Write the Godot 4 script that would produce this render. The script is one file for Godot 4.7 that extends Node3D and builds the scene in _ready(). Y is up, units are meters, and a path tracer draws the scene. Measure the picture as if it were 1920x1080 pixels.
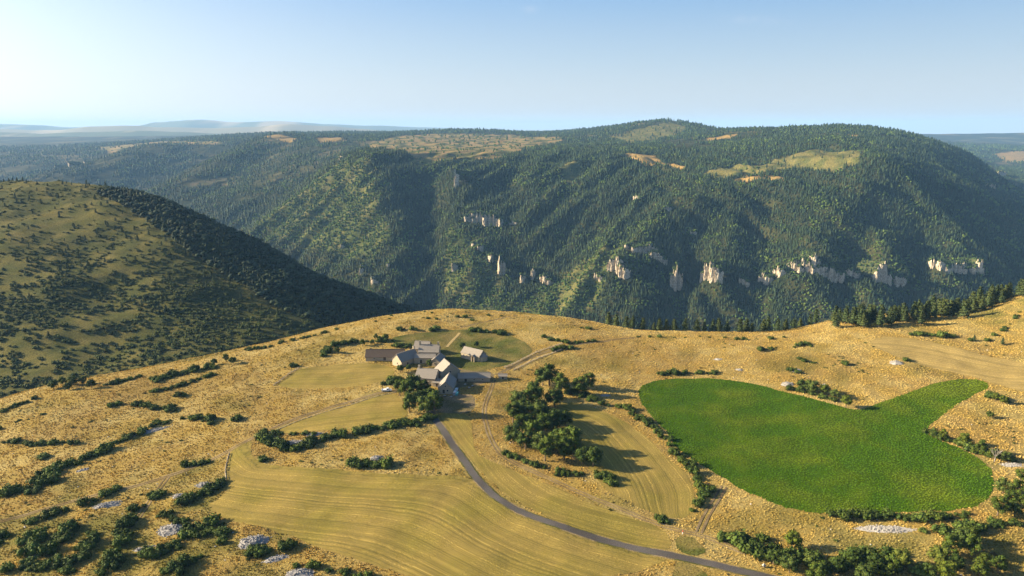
extends Node3D
# An upland farm on a dry grass plateau above a wooded limestone gorge, early evening sun from the left.

const NEAR_SPLINE := [100, 471.69, 11.0141, 38.1712, -4.2, 0.4, -0.29091, 0, 0.4, -0.126148, 4.2, 0.4, -1.14262, -2.5, -1.2, 1.22938, 0, -1.2, -0.225713, 2.2, -1.2, -0.357126, -0.4792, -3.634, 0.736834, -0.3313, -3.047, 0.875519, 0.07644, -2.211, 0.540666, 0.4826, -1.888, 0.0180902, -0.686, -2.201, 0.372194, -1.189, -2.251, -0.382327, -1.816, -2.453, 0.805154, -1.426, -3.362, 0.223004, -1.83, -3.064, -4.31131, 1.226, -2.683, 0.322654, 1.815, -2.545, -0.912248, 0.9067, -2.133, -1.36171, 2.092, -3.425, -0.513349, 2.727, -3.617, -4.94223, 1.018, -3.634, -2.75478, 0.3813, -3.274, -1.04236, -0.2001, -4.084, -4.80436, -0.9879, -3.753, -2.20199, -2.348, -2.952, 0.680389, 1.511, -1.942, 2.59587, -2.762, -3.45, 12.9983, -3.122, -3.9, -0.133306, -3.642, -4.55, 0.867963, -5.163, -6.45, 0.00114067, -2.491, -3.9, -3.61427, -2.779, -4.35, 2.2252, -1.83, -4.24, 1.59892, -2.024, -4.69, -1.81324, -2.305, -5.34, -1.9232, -3.125, -7.24, -2.18037, -1.2, -4.62, 3.40643, -1.317, -5.07, -0.976688, -0.8544, -4.8, 1.23976, -0.9345, -5.25, -2.12833, -0.4768, -4.92, 3.20669, -0.5204, -5.37, 1.79771, -0.5834, -6.02, 2.92396, -0.7676, -7.92, 1.46302, 0.01961, -4.85, 0.545718, 0.02143, -5.3, -1.44807, 0.5997, -4.62, 7.43327, 0.6581, -5.07, 9.75799, 0.8269, -4.42, -2.21216, 0.9111, -4.87, -15.4555, 1.033, -5.52, -4.61103, 1.388, -7.42, -2.64707, 1.209, -4.37, 5.81938, 1.334, -4.82, 6.05472, 1.597, -4.34, -0.261098, 1.763, -4.79, -0.149046, 1.897, -4.36, -4.51411, 2.092, -4.81, -16.9298, 2.375, -5.46, -3.27689, 3.202, -7.36, -0.714832, 2.159, -4.46, 15.1065, 2.376, -4.91, 10.8314, 2.477, -4.5, 0.843885, 2.724, -4.95, 5.42817, 2.814, -4.46, -2.28432, 3.098, -4.91, 3.45795, 3.508, -5.56, 0.125146, 4.706, -7.46, -1.45857, 3.083, -4.4, -4.42461, 3.399, -4.85, -20.9573, 3.454, -4.48, 16.1409, 3.801, -4.93, 5.2233, 4.302, -5.58, 0.774717, 5.767, -7.48, -0.154621, 4.606, -4.4, 3.18573, 3.455, -3.3, -2.29877, -3.07, -3, -8.66685, -3.991, -3.9, -0.254445]
const LEFT_SPLINE := [100, 427.665, -24.0478, 13.7027, -3.767, -4.7, 1.44989, -4.264, -5.4, -0.921927, -4.747, -6.1, 2.05644, -5.292, -6.9, 0.555555, -5.832, -7.7, 4.55175, -6.451, -8.6, -1.79117, -7.141, -9.6, 2.29261, -7.885, -10.6, 0.298609, -5.826, -5.6, -3.57584, -7.623, -7.6, -2.3079, -9.427, -9.6, -1.54207, -10.74, -11, 2.37353, -6.32, -9.6, 0.286815, -5.47, -8.2, -4.19303, -4.686, -6.9, 2.8662, -4.08, -5.9, 3.92165, -5.49, -9.5, 3.15876, -4.694, -8, -5.85499, -4.062, -6.8, -10.1034, -3.528, -5.8, -7.19036, -4.78, -9.3, 5.17475, -4.158, -8, 5.41979, -3.546, -6.7, 8.94443, -3.099, -5.75, 1.13377, -4.085, -9.3, 2.10858, -3.299, -7.4, -1.31153, -2.814, -6.2, -5.83472, -3.421, -9.4, 2.30234, -2.586, -7, 2.56233, -2.175, -5.8, 3.87502, -2.733, -9.5, -4.89055, -2.01, -6.9, -5.9365, -1.764, -6, 7.93643, -2.03, -9.7, -1.36545, -1.522, -7.2, 3.88564, -1.52, -9.9, 12.2279, -0.9518, -9, -1.60382, -0.4426, -9, 0.874865, -4.08, -10.2, -8.09896, -2.28, -12.6, 0.109489, -3.385, -10.2, 1.77676, -1.585, -12.6, 2.00258, -2.721, -10.3, 4.1936, -0.9213, -12.7, 1.94015, -2.033, -10.4, -8.1721, -0.2328, -12.8, -3.4797, -1.33, -10.6, -7.68643, 0.4702, -13, -1.07593, -0.82, -10.8, 3.20939, 0.98, -13.2, 1.4907, -11.25, -15, -1.71111, -15.75, -16, 0.170374, -0.2906, -6.2, -6.50321]
const FAR_SPLINE := [1000, 479.998, -11.2132, -170.607, -0.2961, -1.4, 113.95, -0.3138, -1.5, 297.939, -0.361, -1.76, 32.8316, -0.4058, -2.01, 274.795, -0.441, -2.2, 233.23, -0.578, -2.9, -14.3829, -0.7345, -3.7, -1.48842, -1.03, -5.2, -8.04622, -0.4377, -1.5, -229.374, -0.5026, -1.76, 130.527, -0.5948, -2.12, -343.187, -0.6924, -2.5, 171.017, -0.9366, -3.4, 19.5293, -1.263, -4.6, -40.1738, -0.1459, -1.38, -1.50092, -0.1548, -1.48, -175.336, -0.1764, -1.72, -65.0839, -0.2002, -1.98, -262.404, -0.2232, -2.23, -71.3758, -0.2887, -2.9, -44.2027, -0.3967, -4, -0.75812, -0.5545, -5.6, -2.63998, 0, -1.33, 72.1937, 0, -1.45, 4.03745, 0, -1.68, 5.66465, 0, -1.8, 53.1187, 0, -2.03, 109.203, 0, -2.3, -30.7095, 0, -3, -0.19799, 0, -4.5, -3.89128, 0, -6.5, 0.933053, 0.148, -1.29, -10.4561, 0.16, -1.42, 48.694, 0.1823, -1.65, -56.2883, 0.2116, -1.95, -19.3364, 0.2473, -2.3, 31.2626, 0.3318, -3.1, 8.19959, 0.4587, -4.3, -86.2761, 0.307, -1.27, 36.8147, 0.33, -1.39, 47.3929, 0.3747, -1.61, -104.951, 0.4345, -1.9, 46.1155, 0.5101, -2.25, -0.879977, 0.7208, -3.2, -70.3009, 0.9178, -4.1, 161.154, 1.053, -4.7, 54.9066, 0.4535, -1.26, -48.6622, 0.4904, -1.39, 56.6744, 0.5416, -1.56, 60.2944, 0.631, -1.85, 19.5858, 0.7277, -2.15, -124.405, 0.8907, -2.65, -48.9147, 1.005, -3, 77.2047, 1.411, -4.2, -117.519, 0.5818, -1.25, 64.2138, 0.6261, -1.37, -103.126, 0.6926, -1.54, -195.513, 0.7954, -1.8, -126.357, 0.9183, -2.1, -47.3136, 1.087, -2.5, 4.38058, 1.215, -2.8, -82.9659, 1.565, -3.6, -111.008, 0.697, -1.26, 260.584, 0.7551, -1.39, -28.2919, 0.8432, -1.58, 192.388, 0.9613, -1.83, 318.659, 1.095, -2.1, 238.625, 1.297, -2.5, 27.0939, 1.475, -2.85, 32.2518, 1.814, -3.5, 132.864, 0.8156, -1.29, 242.282, 0.8941, -1.44, -87.1713, 1.025, -1.68, -196.345, 1.205, -2, -256.508, 1.464, -2.45, 55.1903, 1.697, -2.85, -78.6208, 2.152, -3.6, 155.818, 0.9362, -1.33, 84.6148, 1.03, -1.49, -251.075, 1.161, -1.7, -210.73, 1.351, -2, 197.738, 1.674, -2.5, 106.086, 1.871, -2.8, 456.847, 2.352, -3.5, -148.828, 1.076, -1.38, 57.958, 1.152, -1.5, 589.138, 1.31, -1.72, 169.472, 1.588, -2.1, -268.387, 1.955, -2.6, -447.513, 2.26, -3, -207.68, -0.6566, -1.7, -212.246, -0.775, -2.05, 169.317, -0.9675, -2.6, -120.396, -1.252, -3.4, 12.7848, -1.575, -4.3, 61.4958, -2.012, -5.5, 10.1822, -1.007, -2, -153.817, -1.232, -2.5, 120.971, -1.557, -3.2, -5.4766, -1.98, -4.1, -28.6014, -2.501, -5.2, 1.30878, -2.98, -6.2, 3.51434, -1.423, -2.3, -99.1628, -1.82, -3, -19.6453, -2.109, -3.5, -21.2709, -2.574, -4.3, 22.1789, -3.104, -5.2, -9.89506, -3.874, -6.5, -5.43096, -1.834, -2.5, 0.851322, -2.379, -3.3, 24.744, -2.868, -4, -37.9907, -3.564, -5, 1.45088, -4.268, -6, 2.3083, -4.974, -7, -3.84259, -2.352, -2.7, 10.9857, -3.259, -3.8, 16.2392, -4.258, -5, 1.76252, -5.516, -6.5, 5.02978, 1.395, -1.5, -287.293, 2.045, -2.2, 205.709, 2.975, -3.2, 90.825, 1.116, -1.2, -148.914, -0.2336, -1.15, -45.3175, 0.2535, -1.1, -117.981, 0.8078, -1.1, -269.474, -0.8906, -1.5, 80.94, -1.631, -1.8, 48.131, 0, -8.5, -2.21128, -4.383, -8.5, -1.20801, 3.375, -8, 3.27021, 4.875, -8, -8.20017, 6, -8, 1.18922, 7.438, -8, 1.75318, -7.703, -8.5, -0.69393, 4.125, -5.5, 6.20251, 3.15, -4.2, -22.0147, -0.2283, -5, 65.1876, 0.5541, -5.2, 17.2873, 0.1585, -5.2, -68.0566, 1.126, -4, -19.7786]

# spurs and gullies of the far gorge wall: height change, width, then x, z of the line
const SPURS := [
	[38.0, 85.0, [-459.6, -2207.2, -329.9, -1827.4, -234.3, -1494.2]],
	[-48.0, 70.0, [-275.6, -2096.5, -215.3, -1726.7, -199.8, -1456.7]],
	[22.0, 70.0, [-152.4, -2146.4, -146, -1713.2, -92.2, -1426.2]],
	[46.0, 85.0, [454.6, -1736.8, 313.9, -1623.6, 224.6, -1479.9, 240.7, -1349.7]],
	[-30.0, 80.0, [235.8, -1773.9, 61.8, -1553, -92.2, -1426.2]],
	[-44.0, 70.0, [487, -1654.7, 405.8, -1502.1, 329.4, -1348.3]],
	[30.0, 60.0, [544, -1696.6, 461, -1509.7, 404.3, -1376.6]],
	[-36.0, 60.0, [582.1, -1630.1, 548.4, -1450.3, 473.5, -1324]],
	[32.0, 80.0, [962.3, -1831.7, 751.1, -1595, 594.9, -1374]],
	[-38.0, 60.0, [895.5, -1635.8, 743.4, -1464.3, 675.6, -1332.6]],
	[30.0, 55.0, [925.5, -1618.3, 799.8, -1461.3, 727.6, -1329.6]],
	[-36.0, 55.0, [957, -1604.5, 851.5, -1448, 793.8, -1333.1]],
	[34.0, 70.0, [1047.8, -2004.9, 1031.3, -1644, 1036.3, -1490.5]],
	[-42.0, 75.0, [1132, -2014.3, 1093.9, -1659.4, 1111.3, -1503.7]],
	[-24.0, 60.0, [-7.7, -1991.5, -20.7, -1762.6, 0, -1632.2]],
	[-70.0, 130.0, [-769.6, -2703.5, -831.4, -2350.9, -912.8, -2238.5]],
	[50.0, 120.0, [-558.9, -2341.2, -662.9, -2183, -738.6, -2040.6]],
	[70.0, 190.0, [-1380.1, -4061.8, -1391, -3223.7, -1392.9, -2775.9]],
	[-95.0, 210.0, [-1675.8, -4057.5, -1726, -3501.8, -1746.2, -3175.3]],
	[-40.0, 120.0, [-1213.4, -3441.3, -1170.5, -2798.5]],
	[75.0, 230.0, [-2220.6, -4196.3, -2195.3, -3698.1, -2228, -3428.6]],
	[-80.0, 220.0, [-2664.4, -4396, -2649.8, -3952.8, -2687.8, -3701.2]]]

# open ground among the far woods: kind, then x, z of the outline
const CLEARINGS := [
	["mosaic", [-716.7, -3473, -663.1, -4349.7, -447.9, -4522.9, 0, -4499.9, 282.7, -3705.2, 194.1, -3173.3, -44.4, -2313.8, -294.9, -2255.8, -482.2, -2465.6]],
	["green", [483.2, -3519, 695.3, -3808.6, 892.7, -3985.7, 952.8, -3797.7, 816.6, -3401.3, 538.8, -3205.7]],
	["gold", [383.5, -2403.8, 479.9, -2360.1, 481, -2218.1, 555, -2186.1, 531.4, -2129.5, 429.1, -2143.5, 378.1, -2235.8]],
	["green", [500.3, -1992.7, 714.5, -2109.5, 976, -2122.8, 1049.9, -2057.9, 927, -1863, 808.1, -1941.1, 657.9, -1934.7, 554.6, -1937.8]],
	["gold", [608, -1916.9, 766.9, -1871.4, 764.4, -1845.9, 612.7, -1883.8]],
	["gold", [1227.5, -2619.1, 1299.3, -2614.9, 1185.3, -2403.2]],
	["green", [173.6, -2259, 217.4, -2137.5, 172.5, -1989.9, 142, -2041.5]],
	["gold", [806.1, -2917.6, 951.7, -2959.8, 909.7, -2853.4, 799.7, -2792]],
	["gold", [-1549.3, -4140.5, -1183.7, -3874.6, -1164.6, -3669.7, -1444, -3935.3]],
	["gold", [-1096.5, -3881.5, -974, -3989.3, -888.9, -3755.4, -1003.9, -3649.1]],
	["green", [-1698.5, -3853.5, -1650.8, -4073.9, -1455, -3882.3, -1478.2, -3566.8]],
	["gold", [3577.4, -5181, 4123.4, -5575.2, 3540.3, -4769.5, 3328.8, -4677.7]],
	["mosaic", [-3238.3, -5428.2, -2826, -5608, -1813.8, -4397.8, -2101.1, -4357.5, -2619.2, -4558.1]]]

# where broadleaved wood grows instead of pines
const BROADLEAF := [
	[453, -1758.8, 355.2, -1640.2, 184.9, -1551.6, -69, -1421.8, 165.5, -1360.8, 253.9, -1561.4, 336.7, -1644.4],
	[-798.4, -2068.7, -690.2, -2217.9, -573, -2322.8, -454.3, -2180.1, -305.9, -1720.1, -339.2, -1639.1, -502.7, -1760.5],
	[-169.6, -1801.2, -122.9, -1734.2, 0, -1450, -91.8, -1417.9, -158, -1515.6]]

# cliffs: x, z of the middle of the foot, width, height
const CLIFFS := [[-72.7, -1782.1, 96, 40, -112.2, -1787.2, 30, 24, 604, -1399, 50, 34, 651.2, -1392.3, 40, 34, 533.9, -1415.9, 26, 26, 915.7, -1436.6, 40, 26, 979.5, -1444.9, 40, 30, 265, -1513.3, 30, 26, 328.3, -1499.5, 40, 26, 186, -1449.6, 24, 24, 492, -1414.5, 20, 24, 715.3, -1400.3, 26, 26, 819.2, -1406.7, 24, 30, 2.8, -1776.5, 22, 15, 225.3, -1440.8, 52, 46, 353.7, -1434.7, 24, 66, 305.4, -1511.2, 64, 24, 415.9, -1414.9, 46, 50, 560.6, -1408.4, 34, 30, 592.6, -1407.4, 36, 26, 624.5, -1394.5, 38, 48, 674.4, -1392.5, 40, 42, 774.9, -1391.8, 52, 56, 947.8, -1441.3, 66, 28, 1011.7, -1447.1, 22, 44, -24.8, -1554, 15, 54, -49.6, -1599.4, 10, 26, 18.2, -1520.6, 12, 30, 74.9, -1513, 30, 24, 46.6, -1537.1, 9, 32, -365.8, -1612.6, 16, 28, -168.5, -2008.5, 10, 56, -138.5, -1579.5, 10, 32, -587.8, -2370.8, 64, 18, -78.2, -1646.1, 12, 18, -98.8, -1664.7, 10, 14], [-2564.7, -3586.5, 40, 46, -2366.2, -3582.3, 36, 55, -2273.4, -3567.7, 42, 48, -2311.5, -3747.9, 24, 30, -2663.4, -3836, 22, 26, 2592.4, -3654.2, 60, 42, 1562.6, -2251.4, 36, 26, -443.2, -1749.2, 14, 20, -322, -1544.7, 20, 26, -289.5, -1575.6, 14, 20, 329.8, -1842.3, 16, 14, 433.1, -1617.4, 14, 12, 383.6, -1685.4, 12, 12]]

const DRY := Color(0.5, 0.36, 0.098)
const STRAW := Color(0.59, 0.46, 0.17)
const RUST := Color(0.40, 0.27, 0.08)
const OLIVE := Color(0.19, 0.18, 0.038)
const MOWN := Color(0.6, 0.455, 0.15)

var lie := {}
var used := {}
var mask := PackedByteArray()
var noise_low := FastNoiseLite.new()
var noise_fine := FastNoiseLite.new()
var near: Terrain
var left_hill: Terrain
var far: Terrain
var tex := {}
var mats := {}
var kinds := {}
var rng := RandomNumberGenerator.new()

const MX := -440
const MZ := -640
const MW := 1060
const MH := 560


class Terrain:
	var xs := PackedFloat32Array()
	var zs := PackedFloat32Array()
	var h := PackedFloat32Array()
	var nx := 0
	var nz := 0

	func height(x: float, z: float) -> float:
		var i := clampi(xs.bsearch(x) - 1, 0, nx - 2)
		var j := clampi(zs.bsearch(z) - 1, 0, nz - 2)
		var fx := clampf((x - xs[i]) / (xs[i + 1] - xs[i]), 0.0, 1.0)
		var fz := clampf((z - zs[j]) / (zs[j + 1] - zs[j]), 0.0, 1.0)
		var a := j * nx + i
		if fx + fz <= 1.0:
			return h[a] + fx * (h[a + 1] - h[a]) + fz * (h[a + nx] - h[a])
		return h[a + nx + 1] + (1.0 - fx) * (h[a + nx] - h[a + nx + 1]) + (1.0 - fz) * (h[a + 1] - h[a + nx + 1])

	func normal(x: float, z: float, e: float) -> Vector3:
		return Vector3(height(x - e, z) - height(x + e, z), 2.0 * e, height(x, z - e) - height(x, z + e)).normalized()

	func point(x: float, z: float, up := 0.0) -> Vector3:
		return Vector3(x, height(x, z) + up, z)


func spline(c: Array, xs: PackedFloat32Array, zs: PackedFloat32Array) -> PackedFloat32Array:
	var out := PackedFloat32Array()
	out.resize(xs.size() * zs.size())
	var s: float = c[0]
	var n := (c.size() - 4) / 3
	var cx := PackedFloat64Array()
	var cz := PackedFloat64Array()
	var cw := PackedFloat64Array()
	for k in n:
		cx.append(c[4 + 3 * k])
		cz.append(c[5 + 3 * k])
		cw.append(c[6 + 3 * k])
	var a0: float = c[1]
	var a1: float = c[2]
	var a2: float = c[3]
	var nx := xs.size()
	# exact on a coarse lattice, cubic between: the surface is smooth
	for j in zs.size():
		var z := zs[j] / s
		for i in nx:
			var x := xs[i] / s
			var o := a0 + a1 * x + a2 * z
			for k in n:
				var dx := x - cx[k]
				var dz := z - cz[k]
				var r := dx * dx + dz * dz
				if r > 1e-12:
					o += cw[k] * r * log(r)
			out[j * nx + i] = o
	return out


func resample(coarse: Terrain, xs: PackedFloat32Array, zs: PackedFloat32Array) -> PackedFloat32Array:
	var out := PackedFloat32Array()
	out.resize(xs.size() * zs.size())
	var rows := PackedFloat32Array()
	var cnx := coarse.nx
	rows.resize(coarse.nz * xs.size())
	for i in xs.size():
		var k := clampi(coarse.xs.bsearch(xs[i]) - 1, 1, cnx - 3)
		var f := (xs[i] - coarse.xs[k]) / (coarse.xs[k + 1] - coarse.xs[k])
		for j in coarse.nz:
			var a := j * cnx + k
			rows[j * xs.size() + i] = cubic_interpolate(coarse.h[a], coarse.h[a + 1], coarse.h[a - 1], coarse.h[a + 2], f)
	var n := xs.size()
	for j in zs.size():
		var k := clampi(coarse.zs.bsearch(zs[j]) - 1, 1, coarse.nz - 3)
		var f := (zs[j] - coarse.zs[k]) / (coarse.zs[k + 1] - coarse.zs[k])
		for i in n:
			out[j * n + i] = cubic_interpolate(rows[k * n + i], rows[(k + 1) * n + i], rows[(k - 1) * n + i], rows[(k + 2) * n + i], f)
	return out


func steps(a: float, b: float, d: float) -> PackedFloat32Array:
	var o := PackedFloat32Array()
	var n := int(round((b - a) / d))
	for k in n + 1:
		o.append(a + (b - a) * k / n)
	return o


func terrain(c: Array, xs: PackedFloat32Array, zs: PackedFloat32Array, cxs: PackedFloat32Array, czs: PackedFloat32Array) -> Terrain:
	var coarse := Terrain.new()
	coarse.xs = cxs
	coarse.zs = czs
	coarse.nx = cxs.size()
	coarse.nz = czs.size()
	coarse.h = spline(c, cxs, czs)
	var t := Terrain.new()
	t.xs = xs
	t.zs = zs
	t.nx = xs.size()
	t.nz = zs.size()
	t.h = resample(coarse, xs, zs)
	return t


func terrain_mesh(t: Terrain, shade: Callable, uv_size: float, uv2_size: float) -> ArrayMesh:
	var n := t.nx * t.nz
	var v := PackedVector3Array()
	var nn := PackedVector3Array()
	var col := PackedColorArray()
	var uv := PackedVector2Array()
	var uv2 := PackedVector2Array()
	v.resize(n)
	nn.resize(n)
	col.resize(n)
	uv.resize(n)
	uv2.resize(n)
	for j in t.nz:
		var j0 := maxi(j - 1, 0)
		var j1 := mini(j + 1, t.nz - 1)
		for i in t.nx:
			var i0 := maxi(i - 1, 0)
			var i1 := mini(i + 1, t.nx - 1)
			var a := j * t.nx + i
			var x := t.xs[i]
			var z := t.zs[j]
			v[a] = Vector3(x, t.h[a], z)
			var sx := (t.h[j * t.nx + i1] - t.h[j * t.nx + i0]) / (t.xs[i1] - t.xs[i0])
			var sz := (t.h[j1 * t.nx + i] - t.h[j0 * t.nx + i]) / (t.zs[j1] - t.zs[j0])
			nn[a] = Vector3(-sx, 1.0, -sz).normalized()
			col[a] = shade.call(x, z, nn[a])
			uv[a] = Vector2(x, z) / uv_size
			uv2[a] = Vector2(x, z) / uv2_size
	var idx := PackedInt32Array()
	idx.resize((t.nx - 1) * (t.nz - 1) * 6)
	var k := 0
	for j in t.nz - 1:
		for i in t.nx - 1:
			var a := j * t.nx + i
			idx[k] = a
			idx[k + 1] = a + 1
			idx[k + 2] = a + t.nx
			idx[k + 3] = a + 1
			idx[k + 4] = a + t.nx + 1
			idx[k + 5] = a + t.nx
			k += 6
	return arrays(v, nn, idx, col, uv, uv2)


func arrays(v: PackedVector3Array, n: PackedVector3Array, idx: PackedInt32Array, col := PackedColorArray(), uv := PackedVector2Array(), uv2 := PackedVector2Array()) -> ArrayMesh:
	if idx.is_empty() and n.size():
		# turn each triangle to face the way its normals point
		for k in range(0, v.size(), 3):
			if (v[k + 2] - v[k]).cross(v[k + 1] - v[k]).dot(n[k] + n[k + 1] + n[k + 2]) < 0.0:
				var p := v[k + 1]
				v[k + 1] = v[k + 2]
				v[k + 2] = p
				p = n[k + 1]
				n[k + 1] = n[k + 2]
				n[k + 2] = p
				if uv.size():
					var t := uv[k + 1]
					uv[k + 1] = uv[k + 2]
					uv[k + 2] = t
				if uv2.size():
					var t := uv2[k + 1]
					uv2[k + 1] = uv2[k + 2]
					uv2[k + 2] = t
	var a := []
	a.resize(Mesh.ARRAY_MAX)
	a[Mesh.ARRAY_VERTEX] = v
	if n.size():
		a[Mesh.ARRAY_NORMAL] = n
	if col.size():
		a[Mesh.ARRAY_COLOR] = col
	if uv.size():
		a[Mesh.ARRAY_TEX_UV] = uv
	if uv2.size():
		a[Mesh.ARRAY_TEX_UV2] = uv2
	if idx.size():
		a[Mesh.ARRAY_INDEX] = idx
	var m := ArrayMesh.new()
	m.add_surface_from_arrays(Mesh.PRIMITIVE_TRIANGLES, a)
	return m


# ---------------------------------------------------------------- names and nodes

func numbered(called: String) -> String:
	var k: int = used.get(called, 0)
	used[called] = k + 1
	return called if k == 0 else "%s_%03d" % [called, k]


func tag(o: Node, label: String, category: String, group := "") -> Node:
	o.set_meta("label", label)
	o.set_meta("category", category)
	if group:
		o.set_meta("group", group)
	return o


func obj(called: String, mesh: Mesh, m: Material, parent: Node = self) -> MeshInstance3D:
	var o := MeshInstance3D.new()
	o.name = numbered(called) if parent == self else called
	o.mesh = mesh
	o.material_override = m
	parent.add_child(o, true)
	return o


func structure(called: String, mesh: Mesh, m: Material, label: String, category: String) -> MeshInstance3D:
	var o := obj(called, mesh, m)
	o.set_meta("kind", "structure")
	tag(o, label, category)
	return o


func thing(called: String, label: String, category: String, at: Vector3, turn := 0.0, group := "") -> Node3D:
	var o := Node3D.new()
	o.name = numbered(called)
	add_child(o)
	o.position = at
	o.rotation.y = turn
	tag(o, label, category, group)
	return o


func scatter(called: String, mesh: Mesh, m: Material, buffer: PackedFloat32Array, label: String, category: String) -> void:
	if buffer.is_empty():
		return
	var mm := MultiMesh.new()
	mm.transform_format = MultiMesh.TRANSFORM_3D
	mm.use_colors = true
	mm.mesh = mesh
	mm.instance_count = buffer.size() / 16
	mm.buffer = buffer
	var o := MultiMeshInstance3D.new()
	o.name = numbered(called)
	o.multimesh = mm
	o.material_override = m
	add_child(o)
	o.set_meta("kind", "stuff")
	tag(o, label, category)


func copy_row(b: PackedFloat32Array, p: Vector3, turn: float, wide: float, tall: float, c: Color) -> void:
	var s := sin(turn) * wide
	var k := cos(turn) * wide
	b.append_array(PackedFloat32Array([k, 0.0, s, p.x, 0.0, tall, 0.0, p.y, -s, 0.0, k, p.z, c.r, c.g, c.b, 1.0]))


# ---------------------------------------------------------------- materials

func ramp(list: Array) -> Gradient:
	var g := Gradient.new()
	g.offsets = PackedFloat32Array(list.map(func(e): return e[0]))
	g.colors = PackedColorArray(list.map(func(e): return e[1]))
	return g


func noise_texture(size: int, frequency: float, octaves: int, list: Array, seed_ := 1, kind := FastNoiseLite.TYPE_SIMPLEX_SMOOTH) -> NoiseTexture2D:
	var n := FastNoiseLite.new()
	n.noise_type = kind
	n.frequency = frequency
	n.fractal_octaves = octaves
	n.seed = seed_
	var t := NoiseTexture2D.new()
	t.width = size
	t.height = size
	t.seamless = true
	t.noise = n
	t.color_ramp = ramp(list)
	return t


func grey(v: float) -> Color:
	return Color(v, v, v)


func rows_texture(seed_: int) -> ImageTexture:
	# mown grass lying in swaths: 48 m along, 32 m across
	var w := 512
	var hgt := 512
	var im := Image.create(w, hgt, false, Image.FORMAT_RGB8)
	var r := RandomNumberGenerator.new()
	r.seed = seed_
	var n := FastNoiseLite.new()
	n.seed = seed_
	n.frequency = 1.0
	n.fractal_octaves = 2
	var line := PackedFloat32Array()
	line.resize(hgt)
	var at := 0.0
	while at < hgt:
		var wide := r.randf_range(2.5, 6.0)
		var strong := r.randf_range(0.25, 1.0) * (1.0 if r.randf() < 0.65 else -0.8)
		for k in range(int(at - 14), int(at + 14)):
			line[posmod(k, hgt)] += strong * exp(-pow((k - at) / wide, 2.0))
		at += r.randf_range(16.0, 34.0)
	for y in hgt:
		for x in w:
			var a := x * TAU / w
			var wob := n.get_noise_3d(cos(a) * 1.5, sin(a) * 1.5, y * 0.01) * 7.0
			var l := line[posmod(int(y + wob), hgt)]
			var streak := n.get_noise_3d(cos(a) * 9.0, sin(a) * 9.0, y * 0.16)
			var grain := r.randf_range(-1.0, 1.0)
			var v := 0.70 + 0.25 * l * (0.6 + 1.4 * streak) + 0.12 * streak + 0.07 * grain
			var warm := 0.02 * l
			im.set_pixel(x, y, Color(v + warm, v, v - 0.06 - warm))
	return ImageTexture.create_from_image(im)


func material(called: String, color: Color, rough := 0.9) -> StandardMaterial3D:
	var m := StandardMaterial3D.new()
	m.resource_name = called
	m.albedo_color = color.linear_to_srgb()
	m.roughness = rough
	m.metallic_specular = 0.3
	mats[called] = m
	return m


func planar(called: String, t: Texture2D, fine: Texture2D, bump: Texture2D, depth: float) -> StandardMaterial3D:
	var m := material(called, Color.WHITE, 1.0)
	m.vertex_color_use_as_albedo = true
	m.albedo_texture = t
	m.metallic_specular = 0.15
	if fine:
		m.detail_enabled = true
		m.detail_albedo = fine
		m.detail_blend_mode = BaseMaterial3D.BLEND_MODE_MUL
		m.detail_uv_layer = BaseMaterial3D.DETAIL_UV_2
	if bump:
		m.heightmap_enabled = true
		m.heightmap_texture = bump
		m.heightmap_scale = depth
	return m


func triplanar(called: String, color: Color, t: Texture2D, scale_: Vector3, bump: Texture2D = null, depth := 0.0) -> StandardMaterial3D:
	var m := material(called, color, 0.95)
	m.albedo_texture = t
	m.uv1_triplanar = true
	m.uv1_world_triplanar = true
	m.uv1_scale = scale_
	if bump:
		m.heightmap_enabled = true
		m.heightmap_texture = bump
		m.heightmap_scale = depth
	return m


func leafy(called: String, color: Color, through: Color) -> StandardMaterial3D:
	var m := material(called, color, 0.75)
	m.vertex_color_use_as_albedo = true
	m.cull_mode = BaseMaterial3D.CULL_DISABLED
	m.backlight_enabled = true
	m.backlight = through
	m.metallic_specular = 0.2
	return m


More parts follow.
